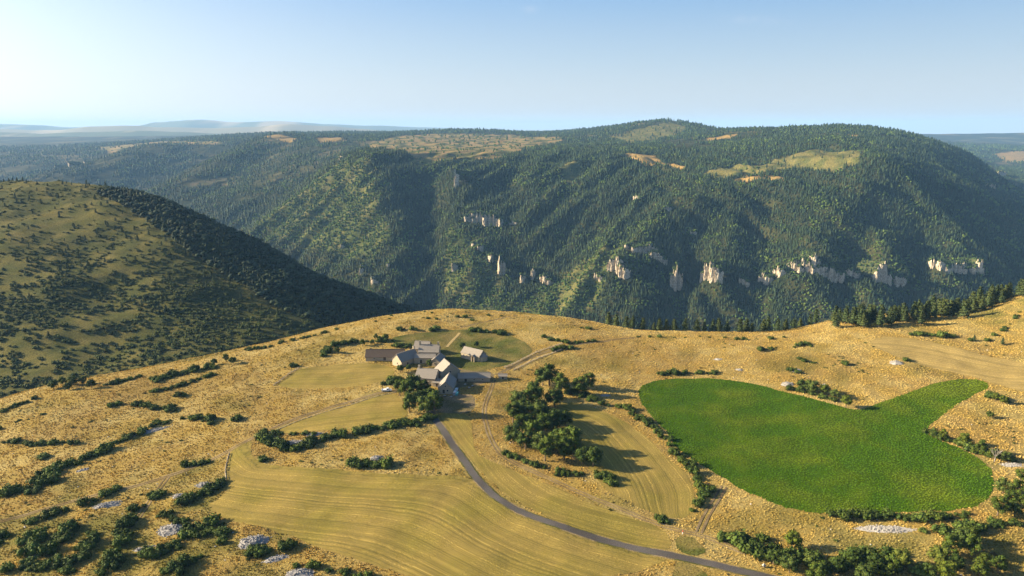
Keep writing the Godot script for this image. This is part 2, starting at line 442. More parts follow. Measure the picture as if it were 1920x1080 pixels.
func make_materials() -> void:
	tex.clump = noise_texture(512, 0.022, 4, [[0.0, grey(0.64)], [0.42, grey(0.80)], [0.6, grey(0.89)], [1.0, grey(1.0)]], 3)
	tex.fine = noise_texture(512, 0.06, 4, [[0.0, grey(0.52)], [0.5, grey(0.88)], [1.0, grey(1.0)]], 5)
	tex.relief = noise_texture(512, 0.05, 4, [[0.0, grey(0.0)], [1.0, grey(1.0)]], 9)
	tex.rows = rows_texture(4)
	tex.rows_b = rows_texture(11)
	tex.rock = noise_texture(512, 0.02, 5, [[0.0, Color(0.30, 0.29, 0.27)], [0.35, Color(0.62, 0.59, 0.54)], [0.6, Color(0.88, 0.84, 0.77)], [1.0, Color(1.0, 0.97, 0.92)]], 21)
	tex.stone = noise_texture(512, 0.035, 5, [[0.0, grey(0.45)], [0.45, grey(0.8)], [1.0, grey(1.0)]], 31, FastNoiseLite.TYPE_CELLULAR)
	tex.asphalt = noise_texture(256, 0.05, 4, [[0.0, grey(0.7)], [0.5, grey(0.88)], [1.0, grey(1.0)]], 41)
	planar("ground", tex.clump, tex.fine, tex.relief, 34.0)
	planar("lawn", tex.clump, tex.fine, tex.relief, 10.0)
	planar("mown_rows", tex.rows, tex.fine, tex.rows, 22.0)
	planar("mown_rows_b", tex.rows_b, tex.fine, tex.rows_b, 22.0)
	planar("crop", tex.clump, tex.fine, tex.relief, 14.0)
	planar("earth", tex.clump, tex.fine, tex.relief, 8.0)
	planar("slope", tex.clump, tex.fine, tex.relief, 60.0)
	var m := planar("asphalt", tex.asphalt, null, null, 0.0)
	m.roughness = 0.85
	triplanar("cliff", Color(0.62, 0.585, 0.52), tex.rock, Vector3(0.07, 0.02, 0.07))
	triplanar("rubble", Color(0.35, 0.34, 0.33), tex.stone, Vector3(0.28, 0.28, 0.28))
	triplanar("pale_rubble", Color(0.5, 0.475, 0.43), tex.stone, Vector3(0.28, 0.28, 0.28))
	triplanar("stone_wall", Color(0.54, 0.46, 0.33), tex.stone, Vector3(0.5, 0.9, 0.5))
	triplanar("stone_roof", Color(0.37, 0.335, 0.285), tex.stone, Vector3(0.45, 0.45, 0.45))
	triplanar("brown_roof", Color(0.15, 0.115, 0.09), tex.stone, Vector3(0.3, 0.3, 0.3))
	triplanar("render", Color(0.55, 0.49, 0.38), tex.fine, Vector3(0.3, 0.3, 0.3))
	triplanar("turf", Color(0.065, 0.075, 0.024), tex.clump, Vector3(0.08, 0.08, 0.08))
	material("bare_stone", Color(1.0, 1.0, 1.0), 0.95).vertex_color_use_as_albedo = true
	material("dark_wood", Color(0.06, 0.045, 0.03), 0.8)
	material("glass", Color(0.03, 0.035, 0.04), 0.12)
	material("bark", Color(0.12, 0.09, 0.06), 0.95)
	material("pale_bark", Color(0.21, 0.19, 0.165), 0.9)
	material("white_paint", Color(0.75, 0.75, 0.73), 0.35)
	material("grey_steel", Color(0.3, 0.3, 0.3), 0.5)
	material("tyre", Color(0.02, 0.02, 0.02), 0.9)
	material("turquoise", Color(0.07, 0.26, 0.27), 0.6)
	material("red_paint", Color(0.5, 0.08, 0.04), 0.6)
	var g := Color(0.16, 0.2, 0.04)
	leafy("leaf_dark", Color(0.75, 0.8, 0.8), g)
	leafy("leaf", Color(1.0, 1.0, 1.0), g)
	leafy("leaf_warm", Color(1.25, 1.12, 0.85), g)
	leafy("needle", Color(1.0, 1.0, 1.0), Color(0.05, 0.07, 0.02))
	leafy("straw", Color(1.0, 1.0, 1.0), Color(0.3, 0.26, 0.14))


# ---------------------------------------------------------------- colours of the ground

func near_color(x: float, z: float, _n := Vector3.UP) -> Color:
	var a := noise_low.get_noise_2d(x, z)
	var b := noise_low.get_noise_2d(x * 4.3 + 300.0, z * 4.3)
	var c := noise_fine.get_noise_2d(x, z)
	var o := DRY.lerp(STRAW, clampf(0.45 + 1.5 * b + 0.6 * c, 0.0, 1.0))
	o = o.lerp(RUST, clampf(0.12 - 1.3 * a + 0.9 * c, 0.0, 0.7))
	var moor := smoothstep(-40.0, -110.0, x) * smoothstep(-275.0, -195.0, z) * 1.2
	moor = maxf(moor, smoothstep(70.0, 110.0, x) * smoothstep(-235.0, -200.0, z) * 0.6)
	moor = maxf(moor, smoothstep(250.0, 320.0, x) * smoothstep(-330.0, -380.0, z) * 0.7)
	return o.lerp(OLIVE, clampf(moor * (0.35 + 1.5 * b + 0.5 * c) + maxf(0.0, 1.3 * noise_low.get_noise_2d(x * 2.2 + 700.0, z * 2.2) - 0.22) * 0.9, 0.0, 0.85))


func left_color(x: float, z: float, _n := Vector3.UP) -> Color:
	var a := noise_low.get_noise_2d(x * 0.8 + 900.0, z * 0.8)
	var b := noise_low.get_noise_2d(x * 3.1 + 500.0, z * 3.1)
	var c := noise_fine.get_noise_2d(x * 0.6, z * 0.6)
	var o := Color(0.12, 0.13, 0.032).lerp(Color(0.26, 0.222, 0.064), clampf(0.4 + 1.2 * b, 0.0, 1.0))
	return o.lerp(Color(0.075, 0.088, 0.024), clampf(0.38 + 1.3 * a + 0.8 * c, 0.0, 0.85))


func clearing_at(x: float, z: float) -> String:
	for c in lie.clearings:
		if c.box.has_point(Vector2(x, z)) and Geometry2D.is_point_in_polygon(Vector2(x, z), c.line):
			return c.kind
	return ""


func far_color(x: float, z: float, n: Vector3) -> Color:
	var b := noise_low.get_noise_2d(x * 0.7, z * 0.7)
	var c := noise_fine.get_noise_2d(x * 0.25, z * 0.25)
	var o := Color(0.03, 0.04, 0.015).lerp(Color(0.09, 0.09, 0.032), clampf(0.35 + b + c, 0.0, 1.0))
	if z < -2600.0:
		var open := clampf((noise_low.get_noise_2d(x * 0.22 + 70.0, z * 0.14) - 0.12) * 6.0, 0.0, 1.0) * smoothstep(0.94, 0.985, n.y)
		o = o.lerp(Color(0.27, 0.21, 0.10).lerp(Color(0.13, 0.14, 0.05), clampf(0.5 + 2.0 * c, 0.0, 1.0)), open * 0.8)
	for w in lie.woods:
		if w[1].has_point(Vector2(x, z)) and Geometry2D.is_point_in_polygon(Vector2(x + 20.0 * c, z + 60.0 * b), w[0]):
			o = Color(0.10, 0.125, 0.034).lerp(Color(0.19, 0.18, 0.06), clampf(0.3 + 1.5 * c + b, 0.0, 1.0))
	var k := clearing_at(x + 14.0 * c, z + 40.0 * b)
	if k == "gold":
		o = Color(0.55, 0.36, 0.12).lerp(Color(0.42, 0.3, 0.10), clampf(0.5 + 2.0 * c, 0.0, 1.0))
	elif k == "green":
		o = Color(0.13, 0.145, 0.04).lerp(Color(0.24, 0.215, 0.07), clampf(0.5 + 2.5 * c, 0.0, 1.0))
	elif k == "mosaic":
		var d := noise_low.get_noise_2d(x * 1.6, z * 0.7)
		o = Color(0.12, 0.125, 0.04) if d < -0.12 else Color(0.5, 0.32, 0.13).lerp(Color(0.38, 0.31, 0.11), clampf(0.5 + 3.0 * c, 0.0, 1.0)) if d > 0.04 else Color(0.26, 0.24, 0.075)
	return o


# ---------------------------------------------------------------- sheets and ribbons on the near ground

func points(flat: Array) -> PackedVector2Array:
	var o := PackedVector2Array()
	for k in range(0, flat.size(), 2):
		o.append(Vector2(flat[k], flat[k + 1]))
	return o


func rounded(p: PackedVector2Array, closed: bool, times := 2) -> PackedVector2Array:
	for t in times:
		var o := PackedVector2Array()
		if not closed:
			o.append(p[0])
		for k in (p.size() if closed else p.size() - 1):
			var a := p[k]
			var b := p[(k + 1) % p.size()]
			o.append(a.lerp(b, 0.25))
			o.append(a.lerp(b, 0.75))
		if not closed:
			o.append(p[-1])
		p = o
	return p


func distance_to(p: Vector2, line: PackedVector2Array) -> Vector2:
	# distance, and how far along
	var best := 1e18
	var along := 0.0
	var run := 0.0
	for k in line.size() - 1:
		var q := Geometry2D.get_closest_point_to_segment(p, line[k], line[k + 1])
		var d := q.distance_squared_to(p)
		if d < best:
			best = d
			along = run + q.distance_to(line[k])
		run += line[k].distance_to(line[k + 1])
	return Vector2(sqrt(best), along)


func soft_distance(p: Vector2, rail: PackedVector2Array) -> float:
	# like the distance to a line, but rounded where two stretches are equally near
	var sum := 0.0
	for q in rail:
		var d := maxf(q.distance_squared_to(p), 4.0)
		sum += 1.0 / (d * d)
	return 1.35 * pow(sum / 3.0 * 3.0, -0.25) * pow(pow(sum, -0.25) / 3.0, 0.33)


func mark(x: float, z: float) -> int:
	var i := int(floor(x)) - MX
	var j := int(floor(z)) - MZ
	return mask[j * MW + i] if i >= 0 and j >= 0 and i < MW and j < MH else 0


func set_mark(x: float, z: float, v: int) -> void:
	var i := int(floor(x)) - MX
	var j := int(floor(z)) - MZ
	if i >= 0 and j >= 0 and i < MW and j < MH:
		mask[j * MW + i] = v


func box_of(p: PackedVector2Array) -> Rect2:
	var b := Rect2(p[0], Vector2.ZERO)
	for q in p:
		b = b.expand(q)
	return b


func sheet(called: String, line: PackedVector2Array, up: float, m: Material, shade: Callable, label: String, category: String, code: int, guide := PackedVector2Array()) -> MeshInstance3D:
	line = rounded(line, true)
	for k in line.size():
		line[k] += Vector2(noise_fine.get_noise_2d(line[k].x * 3.0, line[k].y * 3.0), noise_fine.get_noise_2d(line[k].y * 3.0, line[k].x * 3.0 + 50.0)) * 0.9
	var b := box_of(line)
	for zz in range(int(b.position.y), int(b.end.y) + 1):
		for xx in range(int(b.position.x), int(b.end.x) + 1):
			if Geometry2D.is_point_in_polygon(Vector2(xx + 0.5, zz + 0.5), line):
				set_mark(xx + 0.5, zz + 0.5, code)
	var rail := PackedVector2Array()
	for k in guide.size() - 1:
		var parts := maxi(1, int(guide[k].distance_to(guide[k + 1]) / 3.0))
		for e in parts:
			rail.append(guide[k].lerp(guide[k + 1], float(e) / parts))
	var v := PackedVector3Array()
	var nn := PackedVector3Array()
	var col := PackedColorArray()
	var uv := PackedVector2Array()
	var uv2 := PackedVector2Array()
	var i0 := maxi(near.xs.bsearch(b.position.x) - 1, 0)
	var i1 := mini(near.xs.bsearch(b.end.x), near.nx - 1)
	var j0 := maxi(near.zs.bsearch(b.position.y) - 1, 0)
	var j1 := mini(near.zs.bsearch(b.end.y), near.nz - 1)
	for j in range(j0, j1):
		for i in range(i0, i1):
			var q00 := Vector2(near.xs[i], near.zs[j])
			var q10 := Vector2(near.xs[i + 1], near.zs[j])
			var q01 := Vector2(near.xs[i], near.zs[j + 1])
			var q11 := Vector2(near.xs[i + 1], near.zs[j + 1])
			var inside := 0
			for q in [q00, q10, q01, q11]:
				inside += int(Geometry2D.is_point_in_polygon(q, line))
			if inside == 0:
				continue
			for tri in [PackedVector2Array([q00, q10, q01]), PackedVector2Array([q10, q11, q01])]:
				var pieces: Array = [tri] if inside == 4 else Geometry2D.intersect_polygons(tri, line)
				for piece in pieces:
					for k in range(1, piece.size() - 1):
						for q in [piece[0], piece[k], piece[k + 1]]:
							v.append(near.point(q.x, q.y, up))
							nn.append(near.normal(q.x, q.y, 1.5))
							col.append(shade.call(q.x, q.y))
							uv2.append(q / 3.3)
							if guide.size():
								var d := distance_to(q, guide)
								d.x = soft_distance(q, rail)
								uv.append(Vector2(d.y / 48.0, d.x / 27.0))
							else:
								uv.append(q / 11.0)
	return structure(called, arrays(v, nn, PackedInt32Array(), col, uv, uv2), m, label, category)


func ribbon(line: PackedVector2Array, offsets: Array, wide: float, up: float, shade: Callable, code: int, v: PackedVector3Array, nn: PackedVector3Array, col: PackedColorArray, uv: PackedVector2Array, uv2: PackedVector2Array) -> void:
	line = rounded(line, false)
	var even := PackedVector2Array()
	for k in line.size() - 1:
		var n := maxi(1, int(line[k].distance_to(line[k + 1]) / 0.8))
		for s in n:
			even.append(line[k].lerp(line[k + 1], float(s) / n))
	even.append(line[-1])
	for off in offsets:
		var rows := []
		for k in even.size():
			var t := (even[mini(k + 1, even.size() - 1)] - even[maxi(k - 1, 0)]).normalized()
			var side := Vector2(-t.y, t.x)
			var row := []
			var edge: float = 1.0 + 0.16 * noise_fine.get_noise_2d(even[k].x * 5.0, even[k].y * 5.0 + off)
			for s in [-0.5, -0.17, 0.17, 0.5]:
				var q: Vector2 = even[k] + side * (off + s * wide * edge)
				row.append(q)
			rows.append(row)
			var reach: float = wide * 0.5 + 0.3
			var r := -reach
			while r <= reach:
				set_mark(even[k].x + side.x * (off + r), even[k].y + side.y * (off + r), code)
				r += 0.5
		for k in rows.size() - 1:
			for s in 3:
				for q in [rows[k][s], rows[k + 1][s], rows[k][s + 1], rows[k][s + 1], rows[k + 1][s], rows[k + 1][s + 1]]:
					v.append(near.point(q.x, q.y, up))
					nn.append(near.normal(q.x, q.y, 1.0))
					col.append(shade.call(q.x, q.y))
					uv.append(q / 6.0)
					uv2.append(q / 2.3)


func track(called: String, flat: Array, offsets: Array, wide: float, up: float, m: Material, shade: Callable, label: String, category: String) -> void:
	var v := PackedVector3Array()
	var nn := PackedVector3Array()
	var col := PackedColorArray()
	var uv := PackedVector2Array()
	var uv2 := PackedVector2Array()
	var a := [v, nn, col, uv, uv2]
	ribbon(points(flat), offsets, wide, up, shade, 2, a[0], a[1], a[2], a[3], a[4])
	structure(called, arrays(a[0], a[1], PackedInt32Array(), a[2], a[3], a[4]), m, label, category)


# ---------------------------------------------------------------- plants

func leaf_cloud(v: PackedVector3Array, nn: PackedVector3Array, col: PackedColorArray, r: RandomNumberGenerator, middle: Vector3, size: Vector3, count: int, leaf: float, c: Color) -> void:
	for k in count:
		var d := Vector3(r.randfn(), r.randfn(), r.randfn()).normalized()
		var p := middle + d * size * r.randf_range(0.62, 1.04)
		if p.y < 0.02:
			p.y = 0.02 + 0.1 * r.randf()
		var out := (d / size).normalized()
		var face := (out + Vector3(r.randfn(), r.randfn(), r.randfn()) * 0.55).normalized()
		if face.dot(out) < 0.0:
			face = -face
		var a := face.cross(Vector3(r.randfn(), r.randfn(), r.randfn())).normalized()
		var b := face.cross(a)
		var s := leaf * r.randf_range(0.6, 1.25)
		var corners := [p + a * s, p + b * s * r.randf_range(0.5, 0.9), p - a * s * r.randf_range(0.7, 1.0), p - b * s * r.randf_range(0.5, 0.9)]
		var tone := r.randf_range(0.7, 1.3)
		var shade := Color(c.r * tone * r.randf_range(0.85, 1.2), c.g * tone, c.b * tone)
		for q in [0, 1, 2, 0, 2, 3]:
			v.append(corners[q])
			nn.append((out * 0.4 + face * 0.8).normalized())
			col.append(shade)


func core(v: PackedVector3Array, nn: PackedVector3Array, col: PackedColorArray, middle: Vector3, size: Vector3, c: Color) -> void:
	var s := SphereMesh.new()
	s.radius = 1.0
	s.height = 2.0
	s.radial_segments = 7
	s.rings = 3
	var a := s.get_mesh_arrays()
	for k in a[Mesh.ARRAY_INDEX]:
		var p: Vector3 = a[Mesh.ARRAY_VERTEX][k]
		v.append(middle + p * size)
		nn.append((p / size).normalized())
		col.append(c)


func tube(v: PackedVector3Array, nn: PackedVector3Array, a: Vector3, b: Vector3, ra: float, rb: float, sides := 6) -> void:
	var d := (b - a).normalized()
	var x := d.cross(Vector3.RIGHT if absf(d.x) < 0.8 else Vector3.UP).normalized()
	var y := d.cross(x)
	for k in sides:
		var p := x * cos(k * TAU / sides) + y * sin(k * TAU / sides)
		var q := x * cos((k + 1) * TAU / sides) + y * sin((k + 1) * TAU / sides)
		for e in [[a + p * ra, p], [b + p * rb, p], [a + q * ra, q], [a + q * ra, q], [b + p * rb, p], [b + q * rb, q]]:
			v.append(e[0])
			nn.append(e[1])


func broadleaf_kind(seed_: int, tall: float, wide: float, leaves: int, leaf: float, c: Color) -> Dictionary:
	var r := RandomNumberGenerator.new()
	r.seed = seed_
	var tv := PackedVector3Array()
	var tn := PackedVector3Array()
	var v := PackedVector3Array()
	var nn := PackedVector3Array()
	var col := PackedColorArray()
	var fork := Vector3(r.randf_range(-0.2, 0.2), tall * 0.28, r.randf_range(-0.2, 0.2))
	tube(tv, tn, Vector3(0, -0.3, 0), fork, tall * 0.035, tall * 0.026)
	var lumps := []
	var n := 9
	for k in n:
		var a := k * 2.399 + r.randf() * 0.7
		var up := sqrt((k + 0.5) / n)
		var out := wide * 0.62 * sin(acos(clampf(1.0 - 1.75 * (k + 0.5) / n, -1.0, 1.0))) * r.randf_range(0.75, 1.1)
		var hgt := tall * (0.80 - 0.48 * (k + 0.5) / n) + r.randf_range(-0.05, 0.05) * tall
		var s := wide * r.randf_range(0.36, 0.52)
		lumps.append([Vector3(cos(a) * out, hgt, sin(a) * out), Vector3(s, s * r.randf_range(0.7, 0.95), s), up])
	for e in lumps:
		tube(tv, tn, fork, e[0], tall * 0.018, tall * 0.006, 5)
		core(v, nn, col, e[0], e[1] * 0.58, c)
		leaf_cloud(v, nn, col, r, e[0], e[1], leaves / n, leaf, c)
	return {"trunk": arrays(tv, tn, PackedInt32Array()), "crown": arrays(v, nn, PackedInt32Array(), col)}


func pine_kind(seed_: int, tall: float, wide: float, tiers: int, per: int, leaf: float, c: Color) -> Dictionary:
	var r := RandomNumberGenerator.new()
	r.seed = seed_
	var tv := PackedVector3Array()
	var tn := PackedVector3Array()
	var v := PackedVector3Array()
	var nn := PackedVector3Array()
	var col := PackedColorArray()
	tube(tv, tn, Vector3(0, -0.3, 0), Vector3(r.randf_range(-0.1, 0.1), tall * 0.93, 0), tall * 0.022, tall * 0.006)
	for k in tiers:
		var f := (k + 0.5) / tiers
		var y := tall * (0.14 + 0.84 * f)
		var reach := wide * pow(1.0 - f, 0.75) * r.randf_range(0.8, 1.15) + wide * 0.08
		core(v, nn, col, Vector3(0, y, 0), Vector3(reach * 0.5, tall / tiers * 0.55, reach * 0.5), c)
		var boughs := 5
		var turn := r.randf() * TAU
		for q in boughs:
			var a := turn + q * TAU / boughs + r.randf_range(-0.3, 0.3)
			var out := reach * r.randf_range(0.5, 0.72)
			var p := Vector3(cos(a) * out, y - reach * 0.12 + r.randf_range(-0.15, 0.15), sin(a) * out)
			leaf_cloud(v, nn, col, r, p, Vector3(reach * 0.42, tall / tiers * 0.42, reach * 0.42), per, leaf, c)
	return {"trunk": arrays(tv, tn, PackedInt32Array()), "crown": arrays(v, nn, PackedInt32Array(), col)}


func shrub_kind(seed_: int, leaves: int, leaf: float, c: Color) -> ArrayMesh:
	# about 2 m wide and 1.3 m tall
	var r := RandomNumberGenerator.new()
	r.seed = seed_
	var v := PackedVector3Array()
	var nn := PackedVector3Array()
	var col := PackedColorArray()
	var n := 5
	for k in n:
		var a := k * 2.399 + r.randf()
		var out := 0.0 if k == 0 else r.randf_range(0.35, 0.75)
		var s := r.randf_range(0.42, 0.66)
		var p := Vector3(cos(a) * out, s * r.randf_range(0.55, 0.95), sin(a) * out)
		core(v, nn, col, p, Vector3(s, s * 0.9, s) * 0.58, c)
		leaf_cloud(v, nn, col, r, p, Vector3(s, s * 0.9, s), leaves / n, leaf, c)
	return arrays(v, nn, PackedInt32Array(), col)


func far_pine(seed_: int) -> ArrayMesh:
	# 1 m tall, crown about 0.4 m wide: ragged skirts
	var r := RandomNumberGenerator.new()
	r.seed = seed_
	var v := PackedVector3Array()
	var nn := PackedVector3Array()
	var col := PackedColorArray()
	var tiers := 4
	for t in tiers:
		var y0 := 0.08 + 0.2 * t
		var y1 := minf(1.0, y0 + 0.40)
		var reach := 0.25 * pow(1.0 - t / 4.3, 0.8)
		var n := 8
		var ring := []
		var turn := r.randf() * TAU
		for k in n:
			var a := turn + k * TAU / n
			var rr := reach * (r.randf_range(0.85, 1.15) if k % 2 == 0 else r.randf_range(0.45, 0.7))
			ring.append(Vector3(cos(a) * rr, y0 + r.randf_range(-0.04, 0.06), sin(a) * rr))
		var top := Vector3(r.randf_range(-0.02, 0.02), y1, r.randf_range(-0.02, 0.02))
		for k in n:
			var tone := r.randf_range(0.75, 1.25)
			for p in [ring[k], top, ring[(k + 1) % n]]:
				v.append(p)
				nn.append((Vector3(ring[k].x, 0.12, ring[k].z) + Vector3(ring[(k + 1) % n].x, 0, ring[(k + 1) % n].z)).normalized())
				col.append(Color(tone, tone, tone))
	return arrays(v, nn, PackedInt32Array(), col)


func far_round(seed_: int) -> ArrayMesh:
	# 1 m tall rounded crown of leaf clumps
	var r := RandomNumberGenerator.new()
	r.seed = seed_
	var v := PackedVector3Array()
	var nn := PackedVector3Array()
	var col := PackedColorArray()
	core(v, nn, col, Vector3(0, 0.5, 0), Vector3(0.33, 0.38, 0.33), Color(1, 1, 1))
	for k in 4:
		var a := k * 2.4 + r.randf()
		leaf_cloud(v, nn, col, r, Vector3(cos(a) * 0.2, 0.42 + 0.1 * k, sin(a) * 0.2), Vector3(0.24, 0.22, 0.24), 9, 0.15, Color(1, 1, 1))
	return arrays(v, nn, PackedInt32Array(), col)


func tuft_kind(seed_: int, blades: int, tall: float, wide: float) -> ArrayMesh:
	var r := RandomNumberGenerator.new()
	r.seed = seed_
	var v := PackedVector3Array()
	var nn := PackedVector3Array()
	var col := PackedColorArray()
	for k in blades:
		var a := k * 2.399 + r.randf()
		var d := Vector3(cos(a), 0, sin(a))
		var s := Vector3(-d.z, 0, d.x) * wide * r.randf_range(0.3, 0.5)
		var foot := d * wide * r.randf_range(0.0, 0.5)
		var tip := foot + d * wide * r.randf_range(0.1, 0.45) + Vector3(0, tall * r.randf_range(0.6, 1.15), 0)
		var tone := r.randf_range(0.8, 1.25)
		var flat := (2.0 * s).cross(tip - foot).normalized()
		if flat.dot(d + Vector3.UP * 0.2) < 0.0:
			flat = -flat
		for p in [foot - s, tip, foot + s]:
			v.append(p)
			nn.append((flat + Vector3.UP * 0.5).normalized())
			col.append(Color(tone, tone, tone))
	return arrays(v, nn, PackedInt32Array(), col)


func make_kinds() -> void:
	var green := Color(0.058, 0.085, 0.015)
	var deep := Color(0.042, 0.064, 0.013)
	kinds.oak = [broadleaf_kind(1, 10.0, 4.6, 1350, 0.36, green), broadleaf_kind(2, 9.0, 4.3, 1250, 0.36, deep), broadleaf_kind(3, 11.0, 4.4, 1400, 0.36, green), broadleaf_kind(4, 8.5, 4.8, 1250, 0.36, Color(0.065, 0.09, 0.02))]
	kinds.pine = [pine_kind(5, 7.6, 3.0, 6, 16, 0.33, Color(0.042, 0.058, 0.02)), pine_kind(6, 7.0, 3.3, 6, 16, 0.34, Color(0.05, 0.064, 0.02)), pine_kind(7, 8.2, 2.7, 7, 14, 0.31, Color(0.038, 0.055, 0.02))]
	kinds.hill_pine = [pine_kind(15, 6.5, 2.0, 5, 7, 0.42, Color(0.034, 0.050, 0.018)), pine_kind(16, 6.0, 2.3, 5, 7, 0.44, Color(0.04, 0.055, 0.018))]
	kinds.shrub = [shrub_kind(20, 480, 0.125, green), shrub_kind(21, 480, 0.125, deep), shrub_kind(22, 480, 0.125, Color(0.07, 0.10, 0.02)), shrub_kind(23, 480, 0.13, deep)]
	kinds.scrub = [shrub_kind(24, 90, 0.22, Color(1, 1, 1)), shrub_kind(25, 90, 0.22, Color(1, 1, 1))]
	kinds.far_pine = [far_pine(30), far_pine(31), far_pine(32)]
	kinds.far_round = [far_round(33), far_round(34)]
	kinds.tuft = [tuft_kind(40, 9, 0.42, 0.62), tuft_kind(41, 8, 0.5, 0.55)]
	kinds.sprig = [tuft_kind(42, 8, 0.34, 0.5)]


func tree(called: String, kind: Dictionary, m: Material, at: Vector2, size: float, label: String, category: String, group: String, ground: Terrain) -> Node3D:
	var t := thing(called, label, category, ground.point(at.x, at.y), rng.randf() * TAU, group)
	t.scale = Vector3(size * rng.randf_range(0.92, 1.08), size, size * rng.randf_range(0.92, 1.08))
	obj("trunk", kind.trunk, mats.bark, t)
	obj("crown", kind.crown, m, t)
	return t


const ORDER := ["leftmost", "second from left", "third from left", "fourth from left", "fifth from left", "sixth from left", "seventh from left", "eighth from left", "ninth from left", "tenth from left", "eleventh from left", "twelfth from left"]


func order(k: int, n: int) -> String:
	if n == 1:
		return ""
	if k == n - 1:
		return "rightmost "
	return (ORDER[k] if k < ORDER.size() else "%dth from left" % (k + 1)) + " "


func along(line: PackedVector2Array, n: int, spread: float) -> Array:
	var total := 0.0
	for k in line.size() - 1:
		total += line[k].distance_to(line[k + 1])
	var out := []
	for k in n:
		var want := total * (k + 0.5 + rng.randf_range(-0.35, 0.35)) / n
		var p := line[0]
		for q in line.size() - 1:
			var l := line[q].distance_to(line[q + 1])
			if want <= l or q == line.size() - 2:
				p = line[q].lerp(line[q + 1], clampf(want / maxf(l, 0.01), 0.0, 1.0))
				break
			want -= l
		out.append(p + Vector2(rng.randfn(), rng.randfn()) * spread * 0.5)
	out.sort_custom(func(a, b): return a.x / -a.y < b.x / -b.y)
	return out


func shrubs(flat: Array, n: int, spread: float, small: float, large: float, noun: String, where: String, called := "shrub", tint := "leaf") -> void:
	# a patch of shrubs along a line; SMALL and LARGE are widths in metres
	var line := points(flat)
	if line.size() == 1:
		line.append(line[0] + Vector2(0.1, 0.0))
	var spots := along(line, n, spread)
	for k in n:
		var wide := lerpf(small * 0.65, large * 1.15, pow(rng.randf(), 0.8)) * 1.45
		var o := obj(called, kinds.shrub[rng.randi() % kinds.shrub.size()], mats[tint if rng.randf() < 0.7 else "leaf_dark"])
		var p: Vector2 = spots[k]
		o.position = near.point(p.x, p.y, -0.12)
		o.rotation.y = rng.randf() * TAU
		o.scale = Vector3(wide * 0.5, wide * rng.randf_range(0.40, 0.62), wide * 0.5)
		tag(o, "%s%s %s" % [order(k, n), noun, where], "shrub", "shrubs " + where)
		for dx in [-0.5, 0.5]:
			set_mark(p.x + dx, p.y, 5)


func trees(flat: Array, size0: float, size1: float, noun: String, where: String, kind: String, called: String, category: String, tints: Array) -> void:
	var spots := []
	for k in range(0, flat.size(), 2):
		spots.append(Vector2(flat[k], flat[k + 1]))
	spots.sort_custom(func(a, b): return a.x / -a.y < b.x / -b.y)
	for k in spots.size():
		tree(called, kinds[kind][rng.randi() % kinds[kind].size()], mats[tints[rng.randi() % tints.size()]], spots[k], rng.randf_range(size0, size1), "%s%s %s" % [order(k, spots.size()), noun, where], category, "trees " + where, near)


# ---------------------------------------------------------------- stone

func heap(flat: Array, wide: float, deep: float, tall: float, pale: bool, where: String, turn := 0.0) -> void:
	# a cleared-stone heap: a low mound of rubble
	var r := RandomNumberGenerator.new()
	r.seed = int(flat[0] * 13.0 + flat[1] * 7.0)
	var t := thing("stone_heap", ("pale " if pale else "grey ") + "heap of cleared limestone rubble " + where, "stone heap", near.point(flat[0], flat[1]), turn, "stone heaps")
	var v := PackedVector3Array()
	var nn := PackedVector3Array()
	var n := 14
	var rings := 5
	var top := func(q: Vector2) -> float: return tall * maxf(0.0, 1.0 - pow(q.length(), 1.6)) * (0.9 + 0.35 * noise_fine.get_noise_2d(q.x * 30.0 + flat[0], q.y * 30.0)) - 0.15
	var lift := func(q: Vector2) -> Vector3:
		var edge := 1.0 + 0.3 * noise_fine.get_noise_2d(cos(q.angle()) * 16.0 + flat[0], sin(q.angle()) * 16.0 + flat[1])
		var p := Vector3(q.x * wide * 0.5 * edge, top.call(q), q.y * deep * 0.5 * edge)
		var w := t.transform * p
		p.y += near.height(w.x, w.z) - t.position.y
		return p
	for k in rings:
		for a in n:
			var q := []
			for e in [[k, a], [k, a + 1], [k + 1, a], [k + 1, a + 1]]:
				q.append(lift.call(Vector2.from_angle(e[1] * TAU / n) * (float(e[0]) / rings)))
			for tri in [[0, 2, 1], [1, 2, 3]]:
				var nrm: Vector3 = (q[tri[2]] - q[tri[0]]).cross(q[tri[1]] - q[tri[0]])
				if nrm.length() < 1e-6:
					continue
				for e in tri:
					v.append(q[e])
					nn.append(nrm.normalized())
	var m: Material = mats.pale_rubble if pale else mats.rubble
	obj("mound", arrays(v, nn, PackedInt32Array()), m, t)
	v = PackedVector3Array()
	nn = PackedVector3Array()
	for k in int(clampf(wide * deep * 2.2, 40.0, 300.0)):
		var q := Vector2.from_angle(r.randf() * TAU) * sqrt(r.randf()) * 1.04
		var p: Vector3 = lift.call(q)
		var s := r.randf_range(0.16, 0.48)
		var b := Basis.from_euler(Vector3(r.randf() * TAU, r.randf() * TAU, r.randf() * TAU)).scaled(Vector3(s, s * r.randf_range(0.4, 0.8), s * r.randf_range(0.6, 1.0)))
		stone(v, nn, p + Vector3(0, s * 0.2, 0), b)
	var rub := obj("loose_stones", arrays(v, nn, PackedInt32Array()), m, t)
	rub.set_meta("kind", "stuff")
	var reach := maxf(wide, deep) * 0.5
	var x := -reach
	while x < reach:
		var z := -reach
		while z < reach:
			var l := Vector3(x, 0, z).rotated(Vector3.UP, -turn)
			if pow(l.x / (wide * 0.5), 2) + pow(l.z / (deep * 0.5), 2) < 1.0:
				set_mark(flat[0] + x, flat[1] + z, 5)
			z += 0.5
		x += 0.5


